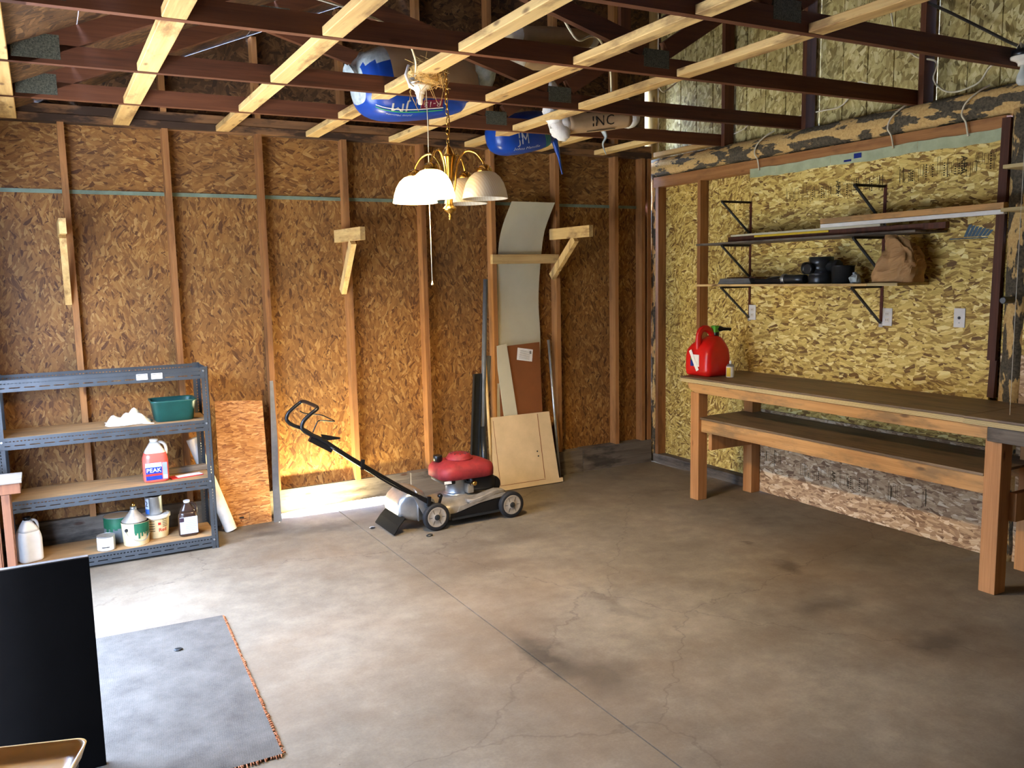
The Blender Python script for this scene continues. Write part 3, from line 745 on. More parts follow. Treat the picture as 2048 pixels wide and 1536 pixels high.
o = mb.build('plastic_wrap', m_film); o.location = (-.26,-2.385,SZ); tag(o, 'crumpled clear plastic wrap beside the paper bag', 'plastic wrap')
# paper bag
from mathutils import noise as mnoise
rr = random.Random(11); mb = MB(); loops = []
PRF = ((0,.085,.150,0),(.006,.10,.158,0),(.05,.102,.156,-.004),(.10,.10,.150,-.012),(.15,.092,.138,-.022),(.19,.08,.122,-.022),(.225,.064,.104,-.014),(.255,.046,.09,0),(.28,.028,.076,.014),(.30,.012,.06,.02))
for i in range(31):
    u = i/30*(len(PRF)-1); k = min(int(u), len(PRF)-2); f = u-k
    z, hx, hy, cy = [a+(b-a)*f for a, b in zip(PRF[k], PRF[k+1])]
    amp = .0 if i < 2 else min(1, i/9); lp = []
    for q in range(56):
        a = 2*PI*q/56; x = hx*math.copysign(abs(math.cos(a))**.55, math.cos(a)); y = hy*math.copysign(abs(math.sin(a))**.55, math.sin(a))
        c = Vector((x, y, z))
        n_ = Vector((x*2, y, (z-.1)*.6)).normalized(); d = mnoise.noise_vector(c*11)*.02
        for sc, am in ((9, .034), (19, .018)):
            d -= n_*abs(mnoise.noise(c*sc+Vector((3.3*sc,7,1))))*am*1.6
        lp.append((x+amp*d.x, y+cy+amp*d.y, max(0, z+amp*d.z)))
    loops.append(lp)
mb.loft(loops, smooth=False)
o = mb.build('paper_bag', m_kraft); o.location = (-.18,-2.635,.004+SZ); tag(o, 'crumpled brown paper bag on the lower shelf', 'paper bag')
# pipe stub on the log post
t = thing('pipe_stub', 'short grey pipe stub sticking out of the log post', 'pipe', (-.03,-3.27,1.535))
MB().lathe([(.020,-.09),(.020,.0)], 16, axis='x', cap0=False).lathe([(.016,-.09),(.016,-.02)], 16, axis='x').build('pipe', m_greyp, t)

# ---- cables draped over the log and trusses
def cable(label, pts, r, mat):
    c = Vector(pts[0]); o = MB().tube([Vector(p)-c for p in smooth_path(pts, 6)], r, 8).build('electric_cable', mat); o.location = c
    return tag(o, label, 'cable', 'electric cables')
for y, nm in ((-1.27,'leftmost'), (-2.43,'middle'), (-2.93,'rightmost')):
    cable('%s of the cream cables bent over the log beam' % nm, [(.06,y-.09,2.775),(-.0,y-.055,2.735),(-.034,y-.01,2.68),(-.038,y+.01,2.62),(-.026,y-.01,2.57),(-.022,y-.025,2.49)], .0055, m_cable)
cable('cream cable looping between the truss and the log beam', [(.09,-2.30,3.45),(.05,-2.35,3.35),(.05,-2.39,3.21),(.05,-2.53,3.05),(.05,-2.68,2.98),(.045,-2.67,2.88),(.04,-2.74,2.80),(.0,-2.86,2.765),(.0,-2.99,2.79),(-.02,-3.07,2.86),(-.2,-3.3,2.86),(-.40,-3.46,2.85),(-.45,-3.49,2.81)], .0055, m_cable)
cable('thick dark cable running down to the bare bulb holder', [(.1,-2.45,3.45),(.05,-2.62,3.34),(.05,-2.77,3.24),(.05,-2.97,3.10),(.03,-3.16,2.97),(-.2,-3.36,2.88),(-.4,-3.46,2.84),(-.47,-3.49,2.80)], .009, m_cabled)
cable('cream cable drooping against the siding near the corner', [(-.3,-1.58,2.84),(-.12,-1.3,2.86),(.10,-1.12,2.93),(.13,-.98,2.86),(.13,-.8,2.83),(.13,-.66,2.82),(.1,-.6,2.79)], .005, m_cable)
cable('cream cable sagging under the third truss by the siding', [(-.3,-2.5,2.84),(-.05,-2.2,2.95),(.1,-2.02,2.92),(.13,-1.9,2.86),(.13,-1.75,2.86),(.13,-1.55,2.86),(.1,-1.5,2.83)], .005, m_cable)
cable('cream cable curling over the second truss above the insulation', [(-2.5,-2.4,3.02),(-2.37,-2.35,2.92),(-2.25,-2.3,2.96),(-2.12,-2.2,2.98),(-1.95,-2.05,2.90),(-1.83,-1.9,2.79)], .006, m_cable)
cable('pale cable running from the truss to the chandelier', [(-3.9,-2.6,2.87),(-3.55,-2.5,2.85),(-3.3,-2.3,2.84),(-3.16,-2.1,2.80),(-3.12,-2.0,2.74)], .005, m_cable)
cable('cream cable on the end of the right long blocking row', [(-1.83,-2.3,2.79),(-1.74,-2.25,2.74),(-1.66,-2.2,2.76),(-1.5,-2.1,2.84)], .0045, m_cable)

# ---- bare bulb holder at the right, hanging string
def lampholder(label, loc, bulb):
    t = thing('lamp_holder', label, 'lamp holder', loc)
    MB().lathe([(.052,-.03),(.056,-.026),(.056,-.0),(.05,0)], 24).build('junction_box', m_black if bulb else m_galv, t)
    MB().lathe([(.024,-.075),(.026,-.062),(.036,-.052),(.058,-.042),(.06,-.031),(.058,-.030)], 28).build('porcelain_base', m_porc, t)
    if bulb: MB().lathe([(.003,-.172),(.016,-.169),(.026,-.158),(.0295,-.142),(.026,-.122),(.017,-.1),(.0135,-.085),(.0135,-.07)], 24).build('bulb', m_bulb_off, t)
    else: MB().lathe([(.008,-.128),(.010,-.126),(.0135,-.118),(.0135,-.1),(.018,-.098),(.02,-.08),(.022,-.07)], 16).build('socket_adapter', m_porc, t)
    return t
lampholder('white porcelain lamp holder with a bare unlit bulb at upper right', (-.455,-3.512,2.80), True)
lampholder('white porcelain lamp holder without bulb under the bird nest', (-3.075,-1.95,2.742), False)
def pull(label, p, z1, r=.0016):
    t = thing('pull_string', label, 'pull string', p)
    MB().tube([(0,0,0),(.004,.002,-.2),(-.002,0,(z1-p[2])*.6),(0,0,z1-p[2])], r, 6).build('string', m_string, t)
    MB().lathe([(.006,-.012),(.0065,-.006),(.003,.004),(.002,.01)], 12, (0,0,z1-p[2])).build('end_bell', m_string, t)
pull('long pale pull string hanging left of the chandelier', (-3.055,-1.985,2.69), 1.70, .0022)
pull('thin pull string hanging from the bare bulb holder at right', (-.437,-3.53,2.745), .55, .0016)

# ---- bird nest
t = thing('bird_nest', 'straw bird nest tangled around the ceiling blocking', 'bird nest', (-3.055,-2.0,2.742))
rr = random.Random(21); mb = MB()
for i in range(230):
    a = rr.uniform(0, 2*PI); q = rr.uniform(.3, 1); c = Vector((.085*q*math.cos(a)+.01, .10*q*math.sin(a), rr.uniform(-.02,.085)-.02*q))
    d = Vector((-math.sin(a)+rr.uniform(-.6,.6), math.cos(a)+rr.uniform(-.6,.6), rr.uniform(-.5,.5))).normalized()*rr.uniform(.03,.075)
    b = Vector((rr.uniform(-.01,.01),rr.uniform(-.01,.01),rr.uniform(-.015,.005)))
    mb.tube([c-d, c+b, c+d], .0013, 4, caps=False)
for i in range(9):
    c = Vector((rr.uniform(-.09,.1), rr.uniform(-.09,.09), -.02)); mb.tube([c, c+Vector((rr.uniform(-.03,.03),0,-.04)), c+Vector((rr.uniform(-.03,.03),0,-rr.uniform(.07,.14)))], .0013, 4, caps=False)
tag(mb.build('straw', m_straw, t), kind='stuff')
mb = MB().lathe([(.02,0),(.055,.01),(.075,.045),(.085,.07),(.07,.085)], 16); mb.v = [(x+rr.uniform(-.006,.006),y+rr.uniform(-.006,.006),z-.03) for x,y,z in mb.v]
mb.build('nest_cup', m_straw, t)
MB().tube([(-.1,0,.05),(-.12,-.01,.0),(-.1,0,-.04),(-.07,.01,-.05)], [.006,.008,.007,.004], 8).build('plastic_scrap', m_white, t)

# ---- chandelier
CX, CY = -2.985, -2.08
t = thing('chandelier', 'brass chandelier with four frosted glass bell shades, two of them lit', 'chandelier', (CX, CY, 2.02))
Z0 = 2.02
def rel(z): return z-Z0
MB().lathe([(.004,0),(.008,.004),(.005,.012),(.009,.02),(.005,.027),(.012,.036),(.03,.048),(.034,.06),(.022,.075),(.017,.09),(.017,.16),(.0225,.165),(.0225,.17),(.018,.176),(.020,.22),(.028,.27),(.038,.305),(.042,.315),(.044,.322),(.036,.332),(.026,.35),(.016,.365),(.01,.372),(.006,.385)], 28).build('stem', m_brass, t)
mb = MB(); z = .385; i = 0
while z < rel(2.76):
    pts = []
    for k in range(12):
        a = 2*PI*k/12; e = Vector((.0075*math.cos(a),0,.0155*math.sin(a)))
        if i % 2: e = Vector((0, e.x, e.z))
        pts.append(Vector((.003*math.sin(i*.5)*math.sin(i*1.7), .002*math.sin(i), z+.012))+e)
    mb.tube(pts, .0021, 6, closed=True); z += .0245; i += 1
mb.tube(smooth_path([(.005,.002,.385),(.012,.0,.5),(-.004,.01,.62),(.006,.0,.72)], 5), .0022, 6)
mb.build('chain', m_brass, t)
RA = .2
rv = Vector((math.cos(.5049), -math.sin(.5049), 0)); fv = Vector((math.sin(.5049), math.cos(.5049), 0))
for k, (deg, lit) in enumerate(((-22,False),(68,False),(158,True),(248,True))):
    a = math.radians(deg); d = rv*math.cos(a) + fv*math.sin(a)
    arm = MB().tube(smooth_path([d*.02+Vector((0,0,.13)), d*.034+Vector((0,0,.18)), d*.05+Vector((0,0,.28)), d*.095+Vector((0,0,.338)), d*.15+Vector((0,0,.33)), d*.188+Vector((0,0,.29)), d*RA+Vector((0,0,.262))], 6), .0062, 10).build('arm', m_brass, t)
    c = d*RA
    MB().lathe([(.012,.268),(.03,.26),(.038,.245),(.039,.232),(.036,.224)], 24, c).build('shade_holder', m_brass, arm)
    prof = [(.036,.232),(.055,.225),(.078,.205),(.096,.175),(.108,.14),(.116,.10),(.1165,.097),(.113,.098),(.105,.138),(.093,.172),(.075,.201),(.053,.220),(.035,.227)]
    MB().lathe(prof, 36, c, cap0=False, cap1=False).build('glass_shade', m_shade_on if lit else m_shade_off, arm)
    MB().lathe([(.003,.112),(.016,.116),(.026,.128),(.030,.145),(.026,.165),(.016,.19),(.013,.215),(.013,.23)], 20, c).build('bulb', m_bulb_on if lit else m_bulb_off, arm)

# ---- slotted steel shelving unit
m_shelfwood = wood('dull shelf wood', 0, (120,92,58), (160,126,84), .1, False, .7, (84,70,52), .4)
SX0, SX1, SY0, SY1 = -5.16, -3.972, -.475, -.115
t = thing('shelving_unit', 'grey slotted steel shelving unit against the back wall', 'shelving', (-4.566, -.295, 0))
ox, oy = 4.566, .295
def strip(mb, n_ax, u0, u1, v0, v1, c, rows, th=.0022):
    """perforated sheet: u along length, v across; rows = [(va,vb,period,slot)]; n_ax maps (u,v,c)->xyz"""
    def q(ua, ub, va, vb):
        p = [n_ax(ua,va,c), n_ax(ub,va,c), n_ax(ub,vb,c), n_ax(ua,vb,c), n_ax(ua,va,c+th), n_ax(ub,va,c+th), n_ax(ub,vb,c+th), n_ax(ua,vb,c+th)]
        mb.add(p, [(0,3,2,1),(4,5,6,7),(0,1,5,4),(1,2,6,5),(2,3,7,6),(3,0,4,7)])
    cur = v0
    for va, vb, per, sl in rows:
        q(u0, u1, cur, va); cur = vb; u = u0
        gap = per-sl
        u += gap/2; q(u0, u, va, vb)
        while u+sl < u1-gap/2:
            u += sl; e = min(u+gap, u1)
            q(u, e, va, vb); u = e
        if u < u1: q(u, u1, va, vb)
    q(u0, u1, cur, v1)
def rail(z0, front, parent, wid=.07):
    mb = MB(); y = SY0 if front else SY1
    f = lambda u, v, c: (u+ox, y+oy+(c if front else -c), z0+v)
    strip(mb, f, SX0+.004, SX1-.004, 0, wid, .0028, [(.020,.0255,.0765,.055), (.046,.0515,.0191,.0105)])
    mb.box(SX0+ox+.004, SX1+ox-.004, y+oy+(0 if front else -.032), y+oy+(.032 if front else 0), z0, z0+.002)
    return mb.build('shelf_rail', m_steel, parent)
for z, nm in ((1.120,'top'),(.782,''),(.403,''),(.016,'')):
    rail(z, True, t); rail(z, False, t)
    for x in (SX0, SX1):
        mb = MB(); s = 1 if x == SX0 else -1
        f = lambda u, v, c: (x+ox+s*c, u+oy, z+v)
        strip(mb, f, SY0+.004, SY1-.004, 0, .07, .0028, [(.020,.0255,.0765,.055), (.046,.0515,.0191,.0105)])
        mb.build('side_rail', m_steel, t)
    if nm != 'top': box('shelf_board', m_shelfwood, t, SX0+ox+.01, SX1+ox-.01, SY0+oy+.006, SY1+oy-.006, z+.056, z+.071)
for x, sx in ((SX0, 1), (SX1, -1)):
    for y, sy in ((SY0, 1), (SY1, -1)):
        mb = MB()
        strip(mb, lambda u, v, c: (x+ox+sx*v, y+oy+sy*c, u), 0, 1.195, 0, .042, 0, [(.016,.021,.0191,.0105)], .0025)
        strip(mb, lambda u, v, c: (x+ox+sx*c, y+oy+sy*v, u), 0, 1.195, 0, .042, 0, [(.016,.021,.0191,.0105)], .0025)
        p = mb.build('post', m_steel, t)
        for z in (1.17, .83, .45, .06):
            MB().lathe([(.006,-.006),(.0065,-.003),(.0065,0)], 8, (x+ox+sx*.028, y+oy-(.0001 if sy > 0 else -.0065), z), 'y').build('bolt', m_galv, p)
for x in (-4.36, -4.275):
    s = box('sticker', m_paperl, t, x-.032+ox, x+.032+ox, SY0+oy-.0012, SY0+oy+.001, 1.138, 1.174)
    mb = MB().box(x-.027+ox, x+.027+ox, SY0+oy-.0016, SY0+oy-.0011, 1.167, 1.170)
    for k in range(4): mb.box(x-.027+ox+.003*k, x+.027+ox-.003*k, SY0+oy-.0016, SY0+oy-.0011, 1.160-.005*k, 1.1608-.005*k)
    mb.build('fine_print', m_ink, s)

S2, S3, S4 = .853, .474, .087          # board tops
# tub
t = thing('plastic_tub', 'dark green plastic dish tub on the upper shelf', 'tub', (-4.175, -.31, S2))
lo_ = []
for z, k in ((0,.80),(.004,.83),(.12,.95),(.125,1.0),(.135,1.0),(.135,.965),(.125,.93),(.01,.81)):
    lo_.append([(x, y, z) for x, y in rrect(.138*k, .115*k, .04, 5)])
MB().loft(lo_).build('tub_body', m_tub, t)
# cloth
rr = random.Random(8); mb = MB(); n, m = 22, 12; v = []
for i in range(n):
    for j in range(m):
        u, w_ = i/(n-1)*2-1, j/(m-1)*2-1
        h = max(0, 1-(abs(u)**2.2+abs(w_)**2.2)); hh = .075*h**.6*(.75+.35*math.sin(5*u+2.2*w_)+.2*math.sin(9*u-4*w_))
        v.append((u*.13+.01*math.sin(4*w_), w_*.09+.015*math.sin(5*u), max(.002, hh)+.001))
mb.add(v, [(i*m+j, (i+1)*m+j, (i+1)*m+j+1, i*m+j+1) for i in range(n-1) for j in range(m-1)], True)
o = mb.build('cloth_rag', m_cloth); o.location = (-4.44, -.32, S2); tag(o, 'crumpled white rag beside the dark green tub', 'rag')
s_ = o.modifiers.new('thickness', 'SOLIDIFY'); s_.thickness = .003
# jug helper
def jug(name, label, cat, loc, w, d, h, mat_low, mat_up, cap, fill=.7, handle=True, rz=0):
    t = thing(name, label, cat, loc, rz)
    def sec(z, k, r): return [(x, y, z*h) for x, y in rrect(w/2*k, d/2*k, r, 5)]
    prof = [(0,.9),(.02,.98),(.06,1),(.48,1),(.56,.97),(.62,.91),(.68,.83),(.74,.72),(.82,.55),(.89,.4),(.93,.3)]
    low = [p for p in prof if p[0] <= fill+.001]; up = [p for p in prof if p[0] >= low[-1][0]]
    MB().loft([sec(z, k, w*.28*min(1,k)) for z, k in low]).build('jug_body', mat_low, t)
    MB().loft([sec(z+(.0005 if i == 0 else 0), k, w*.28*k*.99) for i, (z, k) in enumerate(up)]).build('jug_shoulder', mat_up, t)
    MB().lathe([(w*.15,h*.925),(w*.15,h*.94),(w*.17,h*.945),(w*.17,h*.99),(w*.15,h)], 18).build('cap', cap, t)
    if handle: MB().tube(smooth_path([(w*.12,0,h*.905),(w*.3,0,h*.90),(w*.43,0,h*.83),(w*.46,0,h*.72),(w*.44,0,h*.62)], 5), w*.065, 10).build('handle', mat_up, t)
    return t
t = jug('antifreeze_jug', 'clear jug of pink antifreeze with a blue label on the middle shelf', 'jug', (-4.31,-.36,S3), .152, .13, .272, m_pink, m_milky, m_white, .68)
def face_y(zc, y=-.0665): return frame((0,y,zc),(1,0,0),(0,0,1),(0,-1,0))
l_ = MB().box(-.066,.03,-.067,-.0655,.018,.128).build('label', m_navy, t)
MB().box(-.066,.03,-.0675,-.0669,.045,.058).build('label_stripe', m_redp, l_)
MB().box(-.066,.03,-.0675,-.0669,.1,.127).build('label_top', plain('pale blue print', (150,190,226), .4), l_)
add_text(MB(), 'PEAK', .036, frame((-.018,-.0680,.079),(1,0,0),(0,0,1),(0,-1,0)), sx=1.05).build('lettering', m_white, l_)
MB().box(.034,.062,-.067,-.0655,.018,.125).build('label', plain('grey blue print', (120,130,150), .5), t)
MB().box(.038,.06,-.0676,-.0669,.024,.045).build('barcode', m_paperl, t)
# long lumber scrap and papers on the middle shelf
o = MB().box(-.14,.14,-.03,.03,0,.035).build('wood_scrap', m_weath[0], None, .006); o.location = (-4.115,-.2,S3); o.rotation_euler.z = .12; tag(o, 'weathered wood scrap on the middle shelf beside the antifreeze jug', 'wood scrap')
o = MB().box(-.1,.1,-.04,.04,0,.006).build('paint_stick', m_redp, None); o.location = (-4.13,-.345,S3); o.rotation_euler.z = .2; tag(o, 'flat red and white strip on the middle shelf', 'strip')
MB().box(-.06,.098,-.034,.03,.006,.0075).build('paper_face', m_paperl, o)
# bottom shelf
t = jug('white_jug', 'white plastic jug with a dark cap at the left of the bottom shelf', 'jug', (-5.045,-.385,S4), .128, .12, .268, m_white, m_white, m_black, .68, True, .5)
def can(name, label, cat, loc, r, h, mat, lidm, rim=True, taper=1.0, rz=0):
    t = thing(name, label, cat, loc, rz)
    MB().lathe([(r*.97*taper,0),(r*taper,.003),(r,h-.004),(r*1.015,h-.002),(r*1.015,h)], 32, cap1=False).build('can_body', mat, t)
    MB().lathe([(r*.98,h-.002),(r*.98,h-.006),(r*.9,h-.008),(0.0005,h-.008)], 32).build('lid', lidm, t)
    return t
def wrap(mb, r, a0, a1, z0, z1, n=10, mi=0, r1=None):
    v = []
    for i in range(n+1):
        a = a0+(a1-a0)*i/n; v += [(r*math.cos(a), r*math.sin(a), z0), ((r1 or r)*math.cos(a), (r1 or r)*math.sin(a), z1)]
    return mb.add(v, [(2*i,2*i+2,2*i+3,2*i+1) for i in range(n)], True, mi)
def cylbend(r, a0, zc, s=1):
    return lambda p: Vector(((r+p.z)*math.cos(a0+p.x/r*s), (r+p.z)*math.sin(a0+p.x/r*s), zc+p.y))
VA = -2.03        # direction on a can that faces the room
t = can('paint_can', 'small paint can with a white label at the front of the bottom shelf', 'paint can', (-4.63,-.41,S4), .052, .092, m_galv, m_deck)
wrap(MB(), .0528, VA-1.3, VA+1.3, .006, .084).build('label', m_dirtyw, t); mb = MB(); wrap(mb, .0532, VA-.1, VA+.75, .022, .029); mb.build('label_print', m_ink, t)
t = can('paint_pail', 'large green splashed metal pail behind the small paint can', 'pail', (-4.545,-.235,S4), .085, .165, plain('dull grey metal', (128,134,132), .5, .4), m_kraft2)
mb = MB(); wrap(mb, .0862, -3.0, .6, .095, .16, 20); mb.build('green_paint', m_dkgreen, t)
mb = MB()
for k in range(9): a = -2.9+.33*k; wrap(mb, .0862, a, a+.22, .095-.01*((k*7) % 4), .0952, 3)
mb.build('paint_drips', m_dkgreen, t)
t = can('paint_pail', 'ivory pail with green paint drips and a funnel standing on it', 'pail', (-4.455,-.375,S4), .083, .148, m_ivory, m_blackmat, taper=.9)
mb = MB(); wrap(mb, .0835, -1.75, -.4, .085, .146, 14, r1=.0842); mb.build('green_paint', m_dkgreen, t)
mb = MB()
for k in range(6): a = -1.72+.23*k; wrap(mb, .0835, a, a+.13, .085-.012*(1+(k*5) % 3), .0852, 3)
mb.build('paint_drips', m_dkgreen, t)
MB().tube(smooth_path([(-.072,-.036,.11),(-.05,-.082,.07),(-.005,-.098,.045),(.045,-.083,.04),(.078,-.03,.07)], 5), .0025, 6).build('bail_handle', m_galv, t)
MB().lathe([(.011,-.002),(.009,.003)], 12, (-.058,-.062,.108), 'y').build('handle_ear', m_abs, t)
t = thing('funnel', 'tin funnel upside down on the ivory pail', 'funnel', (-4.46,-.375,S4+.149))
MB().lathe([(.074,0),(.075,.004),(.072,.008),(.05,.032),(.026,.06),(.0185,.075)], 28, cap0=False, cap1=False).build('cone', m_deck, t)
MB().lathe([(.0185,.074),(.019,.088),(.012,.092)], 20).build('neck', m_galv, t)
MB().lathe([(.010,.09),(.011,.108),(.006,.112),(.005,.124)], 14).build('tip', m_brass, t)
t = can('plastic_bucket', 'white plastic bucket with red lettering on the bottom shelf', 'bucket', (-4.325,-.27,S4), .085, .15, m_ivory, m_dirtyw, taper=.86)
MB().lathe([(.086,.128),(.092,.13),(.092,.148),(.087,.15)], 32, cap0=False, cap1=False).build('rim', m_dirtyw, t)
mb = MB(); add_text(mb, 'Red', .034, None, cylbend(.081, -1.15, .055)); mb.build('lettering', m_redp, t)
mb = MB(); wrap(mb, .083, -1.5, -1.3, .09, .105, 3); mb.build('print', m_redp, t)
mb = MB()
for k in range(5): wrap(mb, .0825, -2.25, -1.75, .05+.016*k, .054+.016*k, 4, r1=.0827); wrap(mb, .0828, -1.15, -.7, .075+.011*k, .078+.011*k, 4, r1=.083)
mb.build('print', m_ink, t)
t = can('paint_can', 'quart paint can with a blue stripe standing on the white bucket', 'paint can', (-4.33,-.27,S4+.151), .052, .118, m_galv, m_blackmat)
mb = MB(); wrap(mb, .0527, VA-.9, VA-.2, .008, .108); mb.build('label', plain('pale label', (206,216,232), .5), t)
mb = MB(); wrap(mb, .0531, VA-.9, VA-.2, .008, .04); mb.build('label_stripe', plain('mid blue print', (60,110,190), .5), t)
mb = MB(); add_text(mb, '2', .05, None, cylbend(.0532, VA-.55, .072)); mb.build('lettering', m_ink, t)
t = jug('brown_bottle', 'dark brown bottle with a grey label at the right of the bottom shelf', 'bottle', (-4.14,-.37,S4), .12, .075, .235, m_brownb, m_brownb, m_white, .68, True)
l_ = MB().box(-.054,.054,-.0395,-.0375,.02,.13).build('label', plain('pale grey label', (178,184,198), .5), t)
MB().box(-.054,-.028,-.0402,-.0394,.1,.128).build('label_corner', plain('dark purple print', (50,34,44), .5), l_)
mb = MB()
for k in range(7): mb.box(-.02,.048,-.0400,-.0394,.03+.012*k,.0335+.012*k)
mb.build('fine_print', plain('pale grey print', (140,146,160), .5), l_)

# ---- leaning things at the back wall, left
def lean_tube(name, label, cat, p0, p1, r, mat, hollow=True, n=16, flat=1.0, group=None):
    c = Vector(p0); d = Vector(p1)-c; o = MB().tube([(0,0,0), d], r, n, flat=flat).build(name, mat)
    o.location = c; return tag(o, label, cat, group)
t = thing('paper_roll', 'dirty white cardboard tube leaning behind the shelving unit', 'tube', (-3.83,-.125,.006))
d = Vector((-.205,.075,.66)); MB().tube([(0,0,0), d], .041, 20, caps=False).tube([(0,0,0), d], .036, 20, caps=False).build('tube_wall', m_dirtyw, t)
MB().tube([d*.01, d*.02], .036, 20).tube([d*.98,d*.985], .036, 20).build('tube_core', m_cabled, t)
o = MB().prism([(0,0),(.345,0),(.33,.885),(.005,.91)], .011).build('osb_offcut', m_osb_sheet); o.matrix_world = frame((-3.875,-.045,.0),(1,0,0),(0,.03,.9995),(0,-.9995,.03)); tag(o, 'orange strand board offcut leaning beside the shelving unit', 'board')
mb = MB().box(.12,.15,.055,.068,.0112,.0118)
for q in ((.08,.19,.035,.037),(.08,.19,.088,.09)): mb.box(q[0],q[1],q[2],q[3],.0112,.0118)
for x in (.08,.188): mb.box(x,x+.002,.035,.09,.0112,.0118)
mb.build('stamp_print', m_ink, o)
t = thing('metal_flashing', 'bent strip of galvanised flashing leaning beside the board offcut', 'flashing', (-3.50,-.1,.004))
MB().prism([(-.028,0),(.03,0),(.028,.3),(.038,.62),(.035,1.02),(.012,1.02),(-.005,.62),(-.018,.3)], .002, frame((0,0,0),(1,0,0),(0,.055,.998),(0,-.998,.055))).build('sheet', m_galv, t)

# ---- leaning things, right of the mower
o = MB().prism([(0,0),(.655,0),(.655,.035),(.62,.035),(.60,.60),(.045,.60)], .018).build('cabinet_door', m_cream, None)
ey = Vector((0,.2,.98)); ey.normalize()
o.matrix_world = frame((-1.80,-.215,.004),(1,0,0),ey,ey.cross(Vector((1,0,0)))*-1); tag(o, 'cream painted cabinet door leaning against the wall', 'cabinet door')
MB().box(.48,.486,.05,.59,.0175,.0185).box(.06,.49,.04,.044,.0175,.0185).box(.06,.064,.04,.57,.0178,.0184).build('groove', m_hard, o)
MB().lathe([(.006,.016),(.007,.0186)], 10, (.44,.28,0)).lathe([(.006,.016),(.007,.0186)], 10, (.445,.24,0)).build('screw_hole', m_abs, o)
# white laminate sheet threaded behind the cross board
v = []; cs = [(0,0,-.055,0),(.02,-.06,-.045,.0),(.62,-.058,-.015,.0),(1.17,-.02,.02,.0),(1.54,-.028,.028,.0),(1.87,-.01,.008,0),(2.1,.02,-.01,0),(2.33,.10,-.05,0)]
pts = smooth_path([(c[1], c[2], c[0]) for c in cs[1:]], 5)
def lam(x): return [(p.x+x, p.y, p.z) for p in pts]
a_, b_ = lam(0), lam(.41); k = len(a_)
mb = MB().add([p for q in zip(a_, b_) for p in q], [(2*i,2*i+1,2*i+3,2*i+2) for i in range(k-1)], True).add([(p[0],p[1]+.003,p[2]) for q in zip(a_, b_) for p in q], [(2*i,2*i+2,2*i+3,2*i+1) for i in range(k-1)], True)
o = mb.build('laminate_sheet', m_offw); o.location = (-1.585,.0,0); tag(o, 'tall white laminate sheet bent behind the wooden cross board', 'sheet')
o = MB().prism([(0,0),(.415,0),(.405,1.175),(.015,1.155)], .006).build('hardboard_sheet', m_hard); o.matrix_world = frame((-1.645,-.08,.004),(1,0,0),(0,.04,.9992),(0,-.9992,.04)); tag(o, 'brown hardboard sheet with a printed sticker leaning on the wall', 'sheet')
s = MB().prism([(.18,1.04),(.325,1.015),(.338,1.115),(.193,1.14)], .0066).build('sticker', m_paperl, o)
mb = MB()
for k in range(9): mb.bar((.20+.002*k,1.05+.0085*k,.0067),(.30+.002*k,1.033+.0085*k,.0067), .0025, .0004, (0,0,1))
mb.box(.305,.322,1.08,1.105,.0066,.007).build('fine_print', plain('grey print', (120,116,104), .7), s)
o = MB().prism([(.1,0),(.245,0),(.09,1.18),(.0,1.165),(.0,.98)], .006).build('laminate_strip', m_offw); o.matrix_world = frame((-1.655,-.094,.004),(1,0,0),(0,.036,.9994),(0,-.9994,.036)); tag(o, 'slanted off white strip leaning across the brown hardboard', 'strip')
lean_tube('metal_pipe', 'thin galvanised pipe leaning right of the cream cabinet door', 'pipe', (-1.125,-.15,.005), (-1.14,-.02,1.19), .011, m_galv, n=12)
lean_tube('grey_pipe', 'long grey plastic pipe leaning left of the white sheet', 'pipe', (-1.87,-.14,.005), (-1.725,-.02,1.71), .019, m_greyp)
lean_tube('wood_stick', 'thin round wooden stick among the leaning pipes', 'stick', (-1.80,-.2,.005), (-1.76,-.04,1.155), .012, m_pale[2], n=12)
lean_tube('grey_pipe', 'short grey pipe behind the wooden stick', 'pipe', (-1.86,-.09,.005), (-1.71,-.02,1.09), .019, m_greyp)
lean_tube('dark_pipe', 'stubby dark pipe standing beside the cream cabinet door', 'pipe', (-1.86,-.20,.005), (-1.83,-.11,.53), .028, m_abs)
t = thing('plastic_channel', 'black plastic gutter channel leaning at the left of the pipes', 'channel', (-1.96,-.16,.003))
fr_ = frame((0,0,0),(1,0,0),Vector((.12,.11,.95)).normalized(),Vector((.0,-.99,.115)))
MB().prism([(-.036,0),(.036,0),(.036,.965),(-.036,.965)], .004, fr_).prism([(-.036,0),(-.031,0),(-.031,.965),(-.036,.965)], .03, fr_).prism([(.031,0),(.036,0),(.036,.965),(.031,.965)], .03, fr_).prism([(-.004,0),(.002,0),(.002,.965),(-.004,.965)], .01, fr_).build('channel_body', m_abs, t)
o = MB().box(-.316,.316,-.019,.019,-.038,.038).build('cross_board', m_pale[0], None, .003, 1); o.location = (-1.352,-.021,1.869); tag(o, 'short wooden cross board nailed across two studs', 'board')

